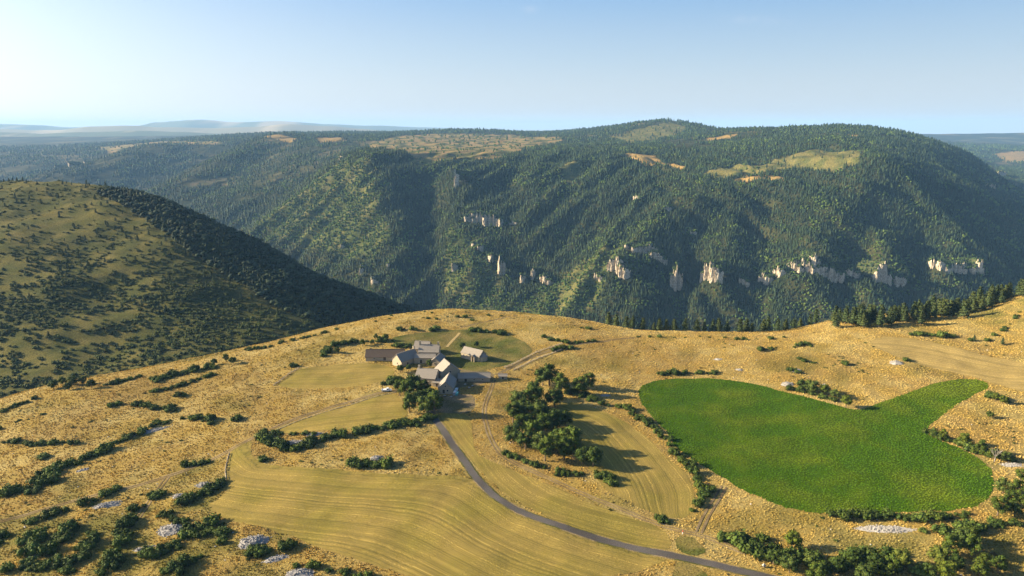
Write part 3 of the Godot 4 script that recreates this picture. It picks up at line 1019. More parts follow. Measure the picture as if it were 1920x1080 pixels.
func stone(v: PackedVector3Array, nn: PackedVector3Array, at: Vector3, b: Basis) -> void:
	var c := [Vector3(0, 1, 0), Vector3(0.9, 0.2, 0.5), Vector3(-0.6, 0.25, 0.8), Vector3(-0.8, 0.1, -0.6), Vector3(0.6, 0.3, -0.9), Vector3(0.1, -0.9, 0)]
	for f in [[0, 1, 2], [0, 2, 3], [0, 3, 4], [0, 4, 1], [5, 2, 1], [5, 3, 2], [5, 4, 3], [5, 1, 4]]:
		var p: Vector3 = at + b * c[f[0]]
		var q: Vector3 = at + b * c[f[1]]
		var s: Vector3 = at + b * c[f[2]]
		var n := (s - p).cross(q - p).normalized()
		if n.dot((p + q + s) / 3.0 - at) < 0.0:
			n = -n
		for e in [p, q, s]:
			v.append(e)
			nn.append(n)


func dry_wall(flat: Array, tall: float, label: String) -> void:
	# a dry stone wall: courses of rough blocks along a line
	var line := rounded(points(flat), false, 1)
	var t := thing("dry_stone_wall", label, "wall", near.point(line[0].x, line[0].y), 0.0, "dry stone walls")
	var r := RandomNumberGenerator.new()
	r.seed = int(flat[0] * 10.0)
	var v := PackedVector3Array()
	var nn := PackedVector3Array()
	for k in line.size() - 1:
		var d := line[k].distance_to(line[k + 1])
		var s := 0.0
		var turn := -(line[k + 1] - line[k]).angle()
		while s < d:
			var q := line[k].lerp(line[k + 1], s / d)
			set_mark(q.x, q.y, 5)
			for c in (2 if r.randf() < 0.75 else 1):
				var b := Basis(Vector3.UP, turn + r.randf_range(-0.2, 0.2)).scaled(Vector3.ONE) * Basis.from_scale(Vector3(r.randf_range(0.22, 0.48), tall * 0.3, r.randf_range(0.18, 0.3)))
				stone(v, nn, near.point(q.x, q.y, tall * (0.2 + 0.5 * c) + r.randf_range(-0.05, 0.05)) - t.position, b)
			s += r.randf_range(0.5, 0.75)
	var o := obj("rubble_courses", arrays(v, nn, PackedInt32Array()), mats.stone_wall, t)
	o.set_meta("kind", "stuff")


func cliff(x: float, z: float, wide: float, tall: float, seed_: int) -> void:
	# a broken limestone face: a row of fluted buttresses standing out of the slope
	var g := far.normal(x, z, 30.0)
	var out := (Vector2(g.x, g.z).normalized() + Vector2(-0.4, 0.0)).normalized()
	var side := Vector2(-out.y, out.x)
	lie.cliffs.append([Vector2(x, z), out, side, wide + tall + 20.0, wide * 0.5, tall * 0.5])
	var r := RandomNumberGenerator.new()
	r.seed = seed_ + 5
	var t := Node3D.new()
	t.name = numbered("cliff")
	add_child(t)
	t.set_meta("kind", "structure")
	tag(t, "pale limestone cliff in the wooded gorge wall", "cliff")
	var s := -wide * 0.5
	while s < wide * 0.5 - 2.0:
		var own := r.randf_range(6.0, 15.0)
		own = minf(own, maxf(5.0, wide * 0.5 - s))
		var edge := maxf(0.5, 1.0 - 0.5 * pow(absf(s + own * 0.5) / (wide * 0.5 + 1.0), 2.0))
		var at := Vector2(x, z) + side * (s + own * 0.5) + out * r.randf_range(-4.0, 3.0)
		if r.randf() < 0.94:
			var made := buttress(at, out, side, own * 1.45, tall * 0.82 * edge * r.randf_range(0.7, 1.05), r.randi() % 1000)
			obj("buttress", made[0], mats.cliff, t)
			obj("turf_ledge", made[1], mats.turf, t)
		s += own * r.randf_range(0.8, 1.1)


func buttress(at: Vector2, out: Vector2, side: Vector2, wide: float, tall: float, seed_: int) -> Array:
	var n := maxi(8, int(wide / 1.1))
	var m := maxi(6, int(tall / 2.0))
	var f := FastNoiseLite.new()
	f.seed = seed_
	f.frequency = 0.06
	f.fractal_octaves = 3
	var base := far.height(at.x + out.x * 3.0, at.y + out.y * 3.0) - 4.0
	var grid := []
	for i in n + 1:
		var a := 2.0 * i / n - 1.0
		var s := a * wide * 0.5
		var crest := tall * (0.92 + 0.35 * f.get_noise_1d(s * 5.0) + 0.25 * f.get_noise_1d(s * 14.0)) * (1.0 - 0.3 * pow(absf(a), 3.0)) + 4.0
		var col := []
		for j in m + 3:
			var u := minf(float(j) / m, 1.0)
			var depth := -pow(absf(a), 2.5) * wide * 0.75 + 2.2 * f.get_noise_2d(s * 5.0, u * tall * 0.5) + 2.4 * f.get_noise_2d(s * 15.0, u * tall * 0.9) - u * tall * 0.08 + 3.0
			var y := u * crest
			if j > m:
				depth -= tall * (0.35 if j == m + 1 else 1.3)
				y = crest * (1.0 - 0.08 * (j - m))
			var q := at + side * s + out * depth
			if j > m:
				y = maxf(y, far.height(q.x, q.y) - base - 1.5)
			col.append(Vector3(q.x, base + y, q.y))
			if j == m + 2:
				# trees stand on the flat above the face
				var reach := 0.03 + 0.12 * absf(f.get_noise_1d(s * 40.0))
				while reach < 1.0:
					var p: Vector3 = col[m].lerp(col[m + 1], reach * 3.0) if reach < 0.333 else col[m + 1].lerp(col[m + 2], (reach - 0.333) * 1.5)
					lie.cliff_trees.append(p + Vector3(f.get_noise_1d(reach * 900.0 + s) * 3.0, 0.0, 0.0))
					reach += 5.0 / (tall * 1.3) * (1.6 if i % 3 else 1.0)
		grid.append(col)
	var v := PackedVector3Array()
	var nn := PackedVector3Array()
	var cv := PackedVector3Array()
	var cn := PackedVector3Array()
	for i in n:
		for j in m + 2:
			for tri in [[grid[i][j], grid[i][j + 1], grid[i + 1][j]], [grid[i + 1][j], grid[i][j + 1], grid[i + 1][j + 1]]]:
				var nrm: Vector3 = (tri[1] - tri[0]).cross(tri[2] - tri[0])
				if nrm.length() < 1e-5:
					continue
				for p in tri:
					(v if j < m else cv).append(p)
					(nn if j < m else cn).append(nrm.normalized())
	return [arrays(v, nn, PackedInt32Array()), arrays(cv, cn, PackedInt32Array())]


# ---------------------------------------------------------------- farm

func box(v: PackedVector3Array, nn: PackedVector3Array, a: Vector3, b: Vector3) -> void:
	var c := []
	for k in 8:
		c.append(Vector3(b.x if k & 1 else a.x, b.y if k & 2 else a.y, b.z if k & 4 else a.z))
	for f in [[0, 2, 3, 1, Vector3.FORWARD], [4, 5, 7, 6, Vector3.BACK], [0, 4, 6, 2, Vector3.LEFT], [1, 3, 7, 5, Vector3.RIGHT], [2, 6, 7, 3, Vector3.UP], [0, 1, 5, 4, Vector3.DOWN]]:
		for k in [0, 1, 2, 0, 2, 3]:
			v.append(c[f[k]])
			nn.append(f[4])


func block(a: Vector3, b: Vector3) -> ArrayMesh:
	var v := PackedVector3Array()
	var nn := PackedVector3Array()
	box(v, nn, a, b)
	return arrays(v, nn, PackedInt32Array())


func quad(v: PackedVector3Array, nn: PackedVector3Array, a: Vector3, b: Vector3, c: Vector3, d: Vector3) -> void:
	var n := (c - a).cross(b - a).normalized()
	for p in [a, b, c, a, c, d]:
		v.append(p)
		nn.append(n)


func roof_mesh(long: float, half: float, eave: float, ridge: float, over: float, front := true, back := true) -> ArrayMesh:
	# stone slab courses, each stepped over the one below; ridge along x
	var v := PackedVector3Array()
	var nn := PackedVector3Array()
	for side in [1.0, -1.0]:
		if (side > 0.0 and not front) or (side < 0.0 and not back):
			continue
		var run := half + over
		var drop := (ridge - eave) * run / half
		var n := maxi(4, int(Vector2(run, drop).length() / 0.55))
		for k in n:
			var f0 := float(k) / n
			var f1 := float(k + 1) / n
			var sag := 0.10 * sin(f0 * PI)
			var y0 := ridge - drop * f0 - sag + 0.10
			var y1 := ridge - drop * f1 - 0.10 * sin(f1 * PI) + 0.17
			var x0 := -long * 0.5 - over * (0.8 + 0.25 * sin(k * 2.3))
			var x1 := long * 0.5 + over * (0.8 + 0.25 * sin(k * 1.7))
			var z0: float = side * run * f0
			var z1: float = side * run * f1
			quad(v, nn, Vector3(x0, y0, z0), Vector3(x1, y0, z0), Vector3(x1, y1, z1), Vector3(x0, y1, z1))
			quad(v, nn, Vector3(x0, y1, z1), Vector3(x1, y1, z1), Vector3(x1, y1 - 0.16, z1), Vector3(x0, y1 - 0.16, z1))
			quad(v, nn, Vector3(x1, y0, z0), Vector3(x1, y0 - 0.2, z0), Vector3(x1, y1 - 0.2, z1), Vector3(x1, y1, z1))
			quad(v, nn, Vector3(x0, y0, z0), Vector3(x0, y1, z1), Vector3(x0, y1 - 0.2, z1), Vector3(x0, y0 - 0.2, z0))
	var cap := 0.16
	box(v, nn, Vector3(-long * 0.5 - over * 0.7, ridge, -cap), Vector3(long * 0.5 + over * 0.7, ridge + 0.22, cap))
	for k in nn.size():
		if nn[k].y < -0.5:
			nn[k] = -nn[k]
	return arrays(v, nn, PackedInt32Array())


func wall_mesh(long: float, half: float, eave: float, ridge: float, back_eave: float) -> ArrayMesh:
	var v := PackedVector3Array()
	var nn := PackedVector3Array()
	var x := long * 0.5
	var low := -2.0
	quad(v, nn, Vector3(-x, low, half), Vector3(-x, eave, half), Vector3(x, eave, half), Vector3(x, low, half))
	quad(v, nn, Vector3(x, low, -half), Vector3(x, back_eave, -half), Vector3(-x, back_eave, -half), Vector3(-x, low, -half))
	for s in [-1.0, 1.0]:
		var p := [Vector3(s * x, low, -half), Vector3(s * x, back_eave, -half), Vector3(s * x, ridge, 0), Vector3(s * x, eave, half), Vector3(s * x, low, half)]
		for k in [1, 2, 3]:
			for q in [p[0], p[k], p[k + 1]]:
				v.append(q)
				nn.append(Vector3(s, 0, 0))
	for k in range(0, 12):
		nn[k] = Vector3(0, 0, 1.0 if k < 6 else -1.0)
	return arrays(v, nn, PackedInt32Array())


func opening(house: Node3D, called: String, x: float, y: float, wide: float, tall: float, half: float, end := 0.0) -> void:
	# a door or a window: a frame of lintel, sill and jambs proud of the wall, dark infill set inside it
	var o := Node3D.new()
	o.name = called
	house.add_child(o, true)
	if end != 0.0:
		o.position = Vector3(end, y, x)
		o.rotation.y = PI / 2 * signf(end)
	else:
		o.position = Vector3(x, y, half)
	var v := PackedVector3Array()
	var nn := PackedVector3Array()
	box(v, nn, Vector3(-wide * 0.5 - 0.18, tall, -0.05), Vector3(wide * 0.5 + 0.18, tall + 0.24, 0.10))
	box(v, nn, Vector3(-wide * 0.5 - 0.16, 0.0, -0.05), Vector3(-wide * 0.5, tall, 0.08))
	box(v, nn, Vector3(wide * 0.5, 0.0, -0.05), Vector3(wide * 0.5 + 0.16, tall, 0.08))
	box(v, nn, Vector3(-wide * 0.5 - 0.2, -0.14, -0.05), Vector3(wide * 0.5 + 0.2, 0.0, 0.14))
	obj("frame", arrays(v, nn, PackedInt32Array()), mats.render, o)
	obj("leaf" if called == "door" else "pane", block(Vector3(-wide * 0.5, 0.0, -0.04), Vector3(wide * 0.5, tall, 0.03)), mats.dark_wood if called == "door" else mats.glass, o)


func chimney(house: Node3D, at: Vector3, tall := 1.6) -> void:
	var o := obj("chimney", block(Vector3(-0.45, -0.8, -0.4), Vector3(0.45, tall, 0.4)), mats.stone_wall, house)
	o.position = at
	var cap := obj("cap", block(Vector3(-0.55, tall, -0.5), Vector3(0.55, tall + 0.14, 0.5)), mats.stone_roof, o)
	cap.position = Vector3.ZERO


func house(label: String, x: float, z: float, turn: float, long: float, half: float, eave: float, ridge: float, roof: String, called := "farm_building", over := 0.35, ground := 0.0) -> Node3D:
	var t := thing(called, label, "building", near.point(x, z, ground), turn)
	obj("wall", wall_mesh(long, half, eave, ridge, eave), mats.stone_wall, t)
	obj("roof", roof_mesh(long, half, eave, ridge, over), mats[roof], t)
	var r := maxf(long * 0.5, half) + 0.5
	var a := -r
	while a < r:
		var b := -r
		while b < r:
			var l := Vector3(a, 0, b).rotated(Vector3.UP, -turn)
			if absf(l.x) < long * 0.5 + 0.3 and absf(l.z) < half + 0.3:
				set_mark(x + a, z + b, 5)
			b += 0.5
		a += 0.5
	return t


func farm() -> void:
	# long dark-roofed barn
	var t := house("long stone barn with sagging brown roof, left end of the farm", -73.8, -379.3, 0.03, 22.0, 3.6, 2.3, 5.6, "brown_roof")
	for k in 3:
		opening(t, "door" if k == 1 else "window", -6.0 + 6.0 * k, 0.1 if k == 1 else 0.9, 1.6 if k == 1 else 0.8, 1.9 if k == 1 else 0.7, 3.6)
	# main house
	t = house("main farmhouse block with tan slab roof and two chimneys", -47.9, -378.5, -0.05, 11.5, 4.2, 5.2, 8.2, "stone_roof", "farmhouse")
	chimney(t, Vector3(5.2, 8.2, 0.0))
	chimney(t, Vector3(-5.4, 8.4, 0.0), 1.9)
	for k in 3:
		opening(t, "window", -3.6 + 3.4 * k, 2.9, 0.9, 1.2, 4.2)
	opening(t, "window", -1.2, 2.6, 0.8, 1.1, 0.0, 5.75)
	opening(t, "window", 1.6, 0.6, 0.8, 1.1, 0.0, 5.75)
	t = house("lower courtyard range with tan slab roof joined to the farmhouse", -49.9, -372.6, 0.0, 12.0, 2.6, 3.2, 4.6, "stone_roof")
	opening(t, "door", -2.0, 0.0, 1.3, 2.0, 2.6)
	opening(t, "window", 2.6, 1.0, 0.8, 0.9, 2.6)
	t = house("slanting left wing of the farmhouse with one lit roof face", -60.9, -372.0, 0.85, 13.0, 4.0, 3.4, 7.0, "stone_roof")
	chimney(t, Vector3(6.1, 7.1, 0.0))
	opening(t, "window", 0.4, 1.2, 0.8, 1.0, 0.0, -6.5)
	opening(t, "door", -2.0, 0.0, 1.3, 2.0, 4.0)
	t = house("right wing closing the farmhouse courtyard with slab roof", -42.3, -370.0, 1.35, 9.5, 2.7, 3.0, 5.0, "stone_roof")
	opening(t, "window", 0.0, 1.0, 0.8, 1.0, 0.0, -4.75)
	t = house("old slab-roofed barn standing behind the farmhouse", -53.3, -389.6, -0.15, 9.0, 4.4, 3.2, 6.6, "stone_roof")
	opening(t, "door", 0.0, 0.0, 2.2, 2.6, 0.0, 4.5)
	# lower group
	t = house("lower house with broad tan roof beside the big tree", -44.6, -342.9, -0.22, 11.0, 5.0, 4.0, 7.4, "stone_roof")
	opening(t, "window", -1.0, 1.5, 0.9, 1.1, 0.0, 5.5)
	opening(t, "window", 2.4, 1.5, 0.9, 1.1, 0.0, 5.5)
	opening(t, "door", 1.5, 0.0, 1.4, 2.1, 5.0)
	chimney(t, Vector3(-4.8, 7.3, 0.0))
	t = house("tall barn with steep lit slab roof, highest of the lower group", -34.9, -348.9, -1.12, 9.0, 5.6, 4.4, 9.0, "stone_roof")
	opening(t, "window", 0.0, 4.0, 0.9, 1.0, 0.0, 4.5)
	t = house("gabled house with pale end wall facing the lane", -33.4, -333.0, 1.5, 13.0, 3.7, 3.0, 6.2, "stone_roof")
	opening(t, "door", -0.9, 0.0, 1.2, 2.0, 0.0, -6.5)
	opening(t, "window", 1.1, 1.0, 0.8, 1.0, 0.0, -6.5)
	opening(t, "window", 0.0, 3.4, 0.7, 0.8, 0.0, -6.5)
	t = house("small lean-to shed between the lower house and the gabled house", -38.7, -338.2, -0.2, 4.5, 2.6, 2.2, 3.4, "stone_roof")
	opening(t, "door", 0.0, 0.0, 1.2, 1.8, 2.6)
	t = house("long low grey shed running right from the tall barn", -20.3, -345.9, 0.05, 17.0, 2.8, 2.1, 4.0, "stone_roof")
	for k in 3:
		opening(t, "door" if k == 0 else "window", -4.5 + 4.5 * k, 0.0 if k == 0 else 0.9, 1.3 if k == 0 else 0.7, 1.8 if k == 0 else 0.6, 2.8)
	t = house("tiny stone hut at the corner of the walled lane", -4.9, -348.5, 0.0, 4.6, 1.5, 1.6, 2.5, "stone_roof", "stone_hut", 0.2)
	opening(t, "door", 0.0, 0.0, 0.9, 1.4, 1.5)
	# chapel-like barn on the lawn
	t = house("solitary stone barn with rounded end standing on the lawn", -22.4, -379.0, -0.62, 13.5, 3.2, 3.3, 5.9, "stone_roof", "stone_barn")
	opening(t, "door", 3.2, 0.0, 1.3, 2.1, 3.2)
	for k in 3:
		opening(t, "window", -5.0 + 2.6 * k, 1.4, 0.6, 0.9, 3.2)
	var v := PackedVector3Array()
	var nn := PackedVector3Array()
	var rv := PackedVector3Array()
	var rn := PackedVector3Array()
	for k in 12:
		var a := -PI / 2 + k * PI / 12
		var b := a + PI / 12
		var p := Vector3(6.75 + cos(a) * 2.7, 0, sin(a) * 2.7)
		var q := Vector3(6.75 + cos(b) * 2.7, 0, sin(b) * 2.7)
		quad(v, nn, p + Vector3.DOWN * 2.0, p + Vector3.UP * 2.8, q + Vector3.UP * 2.8, q + Vector3.DOWN * 2.0)
		var e := Vector3(6.75 + cos(a) * 3.0, 2.7, sin(a) * 3.0)
		var f := Vector3(6.75 + cos(b) * 3.0, 2.7, sin(b) * 3.0)
		var n := (Vector3(cos(a + 0.13), 0.9, sin(a + 0.13))).normalized()
		for c in [e, Vector3(6.75, 4.7, 0), f]:
			rv.append(c)
			rn.append(n)
	for k in nn.size():
		nn[k] = Vector3(v[k].x - 6.75, 0, v[k].z).normalized()
	obj("apse_wall", arrays(v, nn, PackedInt32Array()), mats.stone_wall, t)
	obj("apse_roof", arrays(rv, rn, PackedInt32Array()), mats.stone_roof, t)
	obj("porch", block(Vector3(2.1, -1.0, 3.22), Vector3(2.45, 2.6, 5.0)), mats.stone_wall, t)
	obj("porch", block(Vector3(4.0, -1.0, 3.22), Vector3(4.35, 2.6, 5.0)), mats.stone_wall, t)
	v = PackedVector3Array()
	nn = PackedVector3Array()
	for s in [-1.0, 1.0]:
		quad(v, nn, Vector3(3.22, 3.7, 3.1), Vector3(3.22 + s * 1.4, 2.6, 3.1), Vector3(3.22 + s * 1.4, 2.6, 5.2), Vector3(3.22, 3.7, 5.2))
		quad(v, nn, Vector3(3.22, 3.82, 3.1), Vector3(3.22 + s * 1.4, 2.72, 3.1), Vector3(3.22 + s * 1.4, 2.72, 5.2), Vector3(3.22, 3.82, 5.2))
		quad(v, nn, Vector3(3.22, 3.7, 5.2), Vector3(3.22, 3.82, 5.2), Vector3(3.22 + s * 1.4, 2.72, 5.2), Vector3(3.22 + s * 1.4, 2.6, 5.2))
	for k in nn.size():
		if nn[k].y < 0.0:
			nn[k] = -nn[k]
	obj("porch_roof", arrays(v, nn, PackedInt32Array()), mats.stone_roof, t)
	# pickup
	t = thing("pickup_truck", "white pickup truck parked beside the track left of the big tree", "pickup truck", near.point(-64.5, -330.2, 0.05), 0.12)
	v = PackedVector3Array()
	nn = PackedVector3Array()
	box(v, nn, Vector3(-2.5, 0.42, -0.85), Vector3(2.5, 0.95, 0.85))
	box(v, nn, Vector3(-2.5, 0.95, -0.85), Vector3(-0.1, 1.2, -0.77))
	box(v, nn, Vector3(-2.5, 0.95, 0.77), Vector3(-0.1, 1.2, 0.85))
	box(v, nn, Vector3(-2.5, 0.95, -0.77), Vector3(-2.42, 1.2, 0.77))
	obj("body", arrays(v, nn, PackedInt32Array()), mats.white_paint, t)
	v = PackedVector3Array()
	nn = PackedVector3Array()
	var low := [Vector3(-0.1, 0.95, 0.83), Vector3(1.55, 0.95, 0.83), Vector3(1.55, 0.95, -0.83), Vector3(-0.1, 0.95, -0.83)]
	var high := [Vector3(0.0, 1.78, 0.68), Vector3(0.95, 1.78, 0.68), Vector3(0.95, 1.78, -0.68), Vector3(0.0, 1.78, -0.68)]
	for k in 4:
		quad(v, nn, low[k], high[k], high[(k + 1) % 4], low[(k + 1) % 4])
	quad(v, nn, high[0], high[3], high[2], high[1])
	for k in nn.size():
		if nn[k].dot(v[k] - Vector3(0.6, 1.2, 0)) < 0.0:
			nn[k] = -nn[k]
	obj("cab", arrays(v, nn, PackedInt32Array()), mats.white_paint, t)
	for s in [-1.0, 1.0]:
		var g := obj("side_window", block(Vector3(0.12, 0.0, -0.01), Vector3(0.95, 0.48, 0.01)), mats.glass, t)
		g.position = Vector3(0.05, 1.12, s * 0.80)
		g.rotation.x = -s * 0.18
		for w in [-1.55, 1.6]:
			v = PackedVector3Array()
			nn = PackedVector3Array()
			tube(v, nn, Vector3(0, 0, -0.12), Vector3(0, 0, 0.12), 0.38, 0.38, 12)
			tube(v, nn, Vector3(0, 0, -0.12), Vector3(0, 0, -0.121), 0.38, 0.01, 12)
			tube(v, nn, Vector3(0, 0, 0.12), Vector3(0, 0, 0.121), 0.38, 0.01, 12)
			var wheel := obj("wheel", arrays(v, nn, PackedInt32Array()), mats.tyre, t)
			wheel.position = Vector3(w, 0.38, s * 0.78)
	var wind := obj("windscreen", block(Vector3(-0.01, 0.0, -0.62), Vector3(0.01, 0.75, 0.62)), mats.glass, t)
	wind.position = Vector3(1.46, 1.06, 0)
	wind.rotation.z = 0.63
	# tarpaulined stack by the gabled house
	t = thing("covered_stack", "row of white boxes under turquoise tarpaulin beside the gabled house", "stack", near.point(-28.7, -328.5), 1.45)
	for k in 5:
		obj("box", block(Vector3(-4.0 + 1.6 * k, 0.0, -0.8), Vector3(-2.6 + 1.6 * k, 1.25 + 0.15 * (k % 2), 0.5)), mats.white_paint if k % 2 else mats.grey_steel, t)
	obj("tarpaulin", block(Vector3(-4.6, 0.05, 0.55), Vector3(-1.2, 1.1, 1.7)), mats.turquoise, t)
	for p in [[-24.7, -338.2] + ["leftmost pale stone block lying right of the gabled house"], [-22.2, -333.7] + ["lowest pale stone block lying right of the gabled house"], [-20.7, -336.7] + ["rightmost pale stone block lying right of the gabled house"], [-33.9, -323.6] + ["left pale stone block before the pale gable wall"], [-30.6, -322.1] + ["right pale stone block before the pale gable wall"]]:
		var o := thing("boulder", p[2], "boulder", near.point(p[0], p[1]), p[0], "yard stones")
		v = PackedVector3Array()
		nn = PackedVector3Array()
		stone(v, nn, Vector3(0, 0.3, 0), Basis.from_scale(Vector3(0.9, 0.5, 0.7)))
		obj("rock", arrays(v, nn, PackedInt32Array()), mats.pale_rubble, o)


# ---------------------------------------------------------------- sky

func sky_texture(sun: Vector3, exposure: float) -> ImageTexture:
	var w := 1536
	var hgt := 768
	var im := Image.create(w, hgt, false, Image.FORMAT_RGBF)
	var n := FastNoiseLite.new()
	n.seed = 8
	n.frequency = 1.0
	n.fractal_octaves = 4
	var wisps := [[10.6, 12.4, 2.0, 0.55, 0.35], [10.9, 11.4, 1.7, 0.4, 0.3], [-7.2, 12.7, 0.8, 0.25, 0.55], [-4.4, 11.9, 1.0, 0.28, 0.35], [-2.0, 12.1, 0.9, 0.3, 0.2], [1.4, 9.2, 0.6, 0.2, 0.2], [-9.0, 13.6, 1.2, 0.3, 0.3], [18.5, 8.0, 2.2, 0.3, 0.12]]
	for y in hgt:
		var up := (0.5 - (y + 0.5) / hgt) * PI
		var e := rad_to_deg(up)
		var t := clampf(e, 0.0, 90.0)
		var base := Color(0.66, 0.71, 0.74)
		base = base.lerp(Color(0.53, 0.67, 0.77), smoothstep(0.0, 6.5, t))
		base = base.lerp(Color(0.205, 0.44, 0.77), smoothstep(3.0, 13.5, t))
		base = base.lerp(Color(0.10, 0.26, 0.58), smoothstep(12.0, 34.0, t))
		base = base.lerp(Color(0.05, 0.15, 0.40), smoothstep(28.0, 85.0, t))
		for x in w:
			var side := wrapf((x + 0.5) / w * TAU, -PI, PI)
			var c := base
			if e > -1.0:
				var d := Vector3(sin(side) * cos(up), sin(up), -cos(side) * cos(up))
				var apart := rad_to_deg(d.angle_to(sun))
				var glow := 9.0 * exp(-apart / 17.0) * exp(-maxf(0.0, t - 6.0) / 40.0)
				c += Color(1.0, 0.97, 0.9) * glow
				if e > 7.0 and e < 15.0:
					var a := rad_to_deg(side)
					for k in wisps:
						var q := pow((a - k[0]) / k[2], 2.0) + pow((e - k[1] + 0.10 * (a - k[0])) / k[3], 2.0)
						if q < 4.0:
							var f: float = k[4] * exp(-q * 1.4) * clampf(0.9 + 1.6 * n.get_noise_2d(a * 1.1, e * 4.0), 0.0, 1.6)
							c = c.lerp(Color(0.86, 0.9, 0.93), f)
			im.set_pixel(x, y, Color(c.r / exposure, c.g / exposure, c.b / exposure))
	return ImageTexture.create_from_image(im)


# ---------------------------------------------------------------- scene

func _ready() -> void:
	rng.seed = 77
	var exposure := 3.9
	var cam := Camera3D.new()
	cam.name = "camera"
	cam.fov = 45.75
	cam.far = 60000.0
	cam.near = 0.5
	cam.position = Vector3(0, 130, 0)
	cam.rotation_degrees = Vector3(-13, 0, 0)
	add_child(cam)
	var to_sun := Vector3(-cos(deg_to_rad(20.0)) * cos(deg_to_rad(6.0)), sin(deg_to_rad(20.0)), -cos(deg_to_rad(20.0)) * sin(deg_to_rad(6.0)))
	var env := Environment.new()
	env.background_mode = Environment.BG_SKY
	var pano := PanoramaSkyMaterial.new()
	pano.panorama = sky_texture(to_sun, exposure)
	var sky := Sky.new()
	sky.sky_material = pano
	env.sky = sky
	env.tonemap_mode = Environment.TONE_MAPPER_LINEAR
	env.tonemap_exposure = exposure
	env.fog_enabled = true
	env.fog_density = 0.00004
	env.fog_light_color = Color(0.57, 0.78, 1.0)
	env.sdfgi_enabled = true
	env.ssao_enabled = true
	env.ssil_enabled = true
	var world := WorldEnvironment.new()
	world.name = "world"
	world.environment = env
	add_child(world)
	var sun := DirectionalLight3D.new()
	sun.name = "sun"
	sun.light_energy = 1.6
	sun.light_color = Color(1.0, 0.91, 0.76)
	sun.light_angular_distance = 0.5
	sun.shadow_enabled = true
	sun.look_at_from_position(to_sun * 100.0, Vector3.ZERO, Vector3.UP)
	add_child(sun)

	noise_low.seed = 12
	noise_low.frequency = 0.009
	noise_low.fractal_octaves = 3
	noise_fine.seed = 13
	noise_fine.frequency = 0.09
	noise_fine.fractal_octaves = 3
	mask.resize(MW * MH)
	make_materials()
	make_kinds()
	var t0 := Time.get_ticks_msec()
	lay_near()
	print("near ", Time.get_ticks_msec() - t0)
	lay_left()
	print("left ", Time.get_ticks_msec() - t0)
	lay_far()
	print("far ", Time.get_ticks_msec() - t0)
	lay_fields()
	print("fields ", Time.get_ticks_msec() - t0)
	farm()
	lay_stones()
	lay_trees()
	lay_shrubs()
	print("plants ", Time.get_ticks_msec() - t0)
	lay_grass()
	print("grass ", Time.get_ticks_msec() - t0)


func lay_near() -> void:
	near = terrain(NEAR_SPLINE, steps(-470, 640, 2.0), steps(-720, -20, 2.0), steps(-500, 670, 10.0), steps(-750, 10, 10.0))
	for j in near.nz:
		for i in near.nx:
			var x := near.xs[i]
			var z := near.zs[j]
			near.h[j * near.nx + i] += 0.7 * noise_low.get_noise_2d(x * 3.0, z * 3.0) + 0.22 * noise_fine.get_noise_2d(x * 0.7, z * 0.7)
	structure("ground", terrain_mesh(near, near_color, 11.0, 3.3), mats.ground, "golden dry grassland of the farm plateau", "ground")


func lay_left() -> void:
	left_hill = terrain(LEFT_SPLINE, steps(-1250, 160, 5.0), steps(-1180, -330, 5.0), steps(-1290, 200, 20.0), steps(-1220, -290, 20.0))
	for j in left_hill.nz:
		for i in left_hill.nx:
			var x := left_hill.xs[i]
			var z := left_hill.zs[j]
			var over := maxf(0.0, -z - 980.0)
			left_hill.h[j * left_hill.nx + i] += 5.0 * noise_low.get_noise_2d(x * 0.8 + 40.0, z * 0.8) + 0.8 * noise_fine.get_noise_2d(x * 0.3, z * 0.3) - 0.006 * over * over
	structure("hill", terrain_mesh(left_hill, left_color, 24.0, 7.0), mats.slope, "shrubby hill rising left of the farm plateau", "hill")


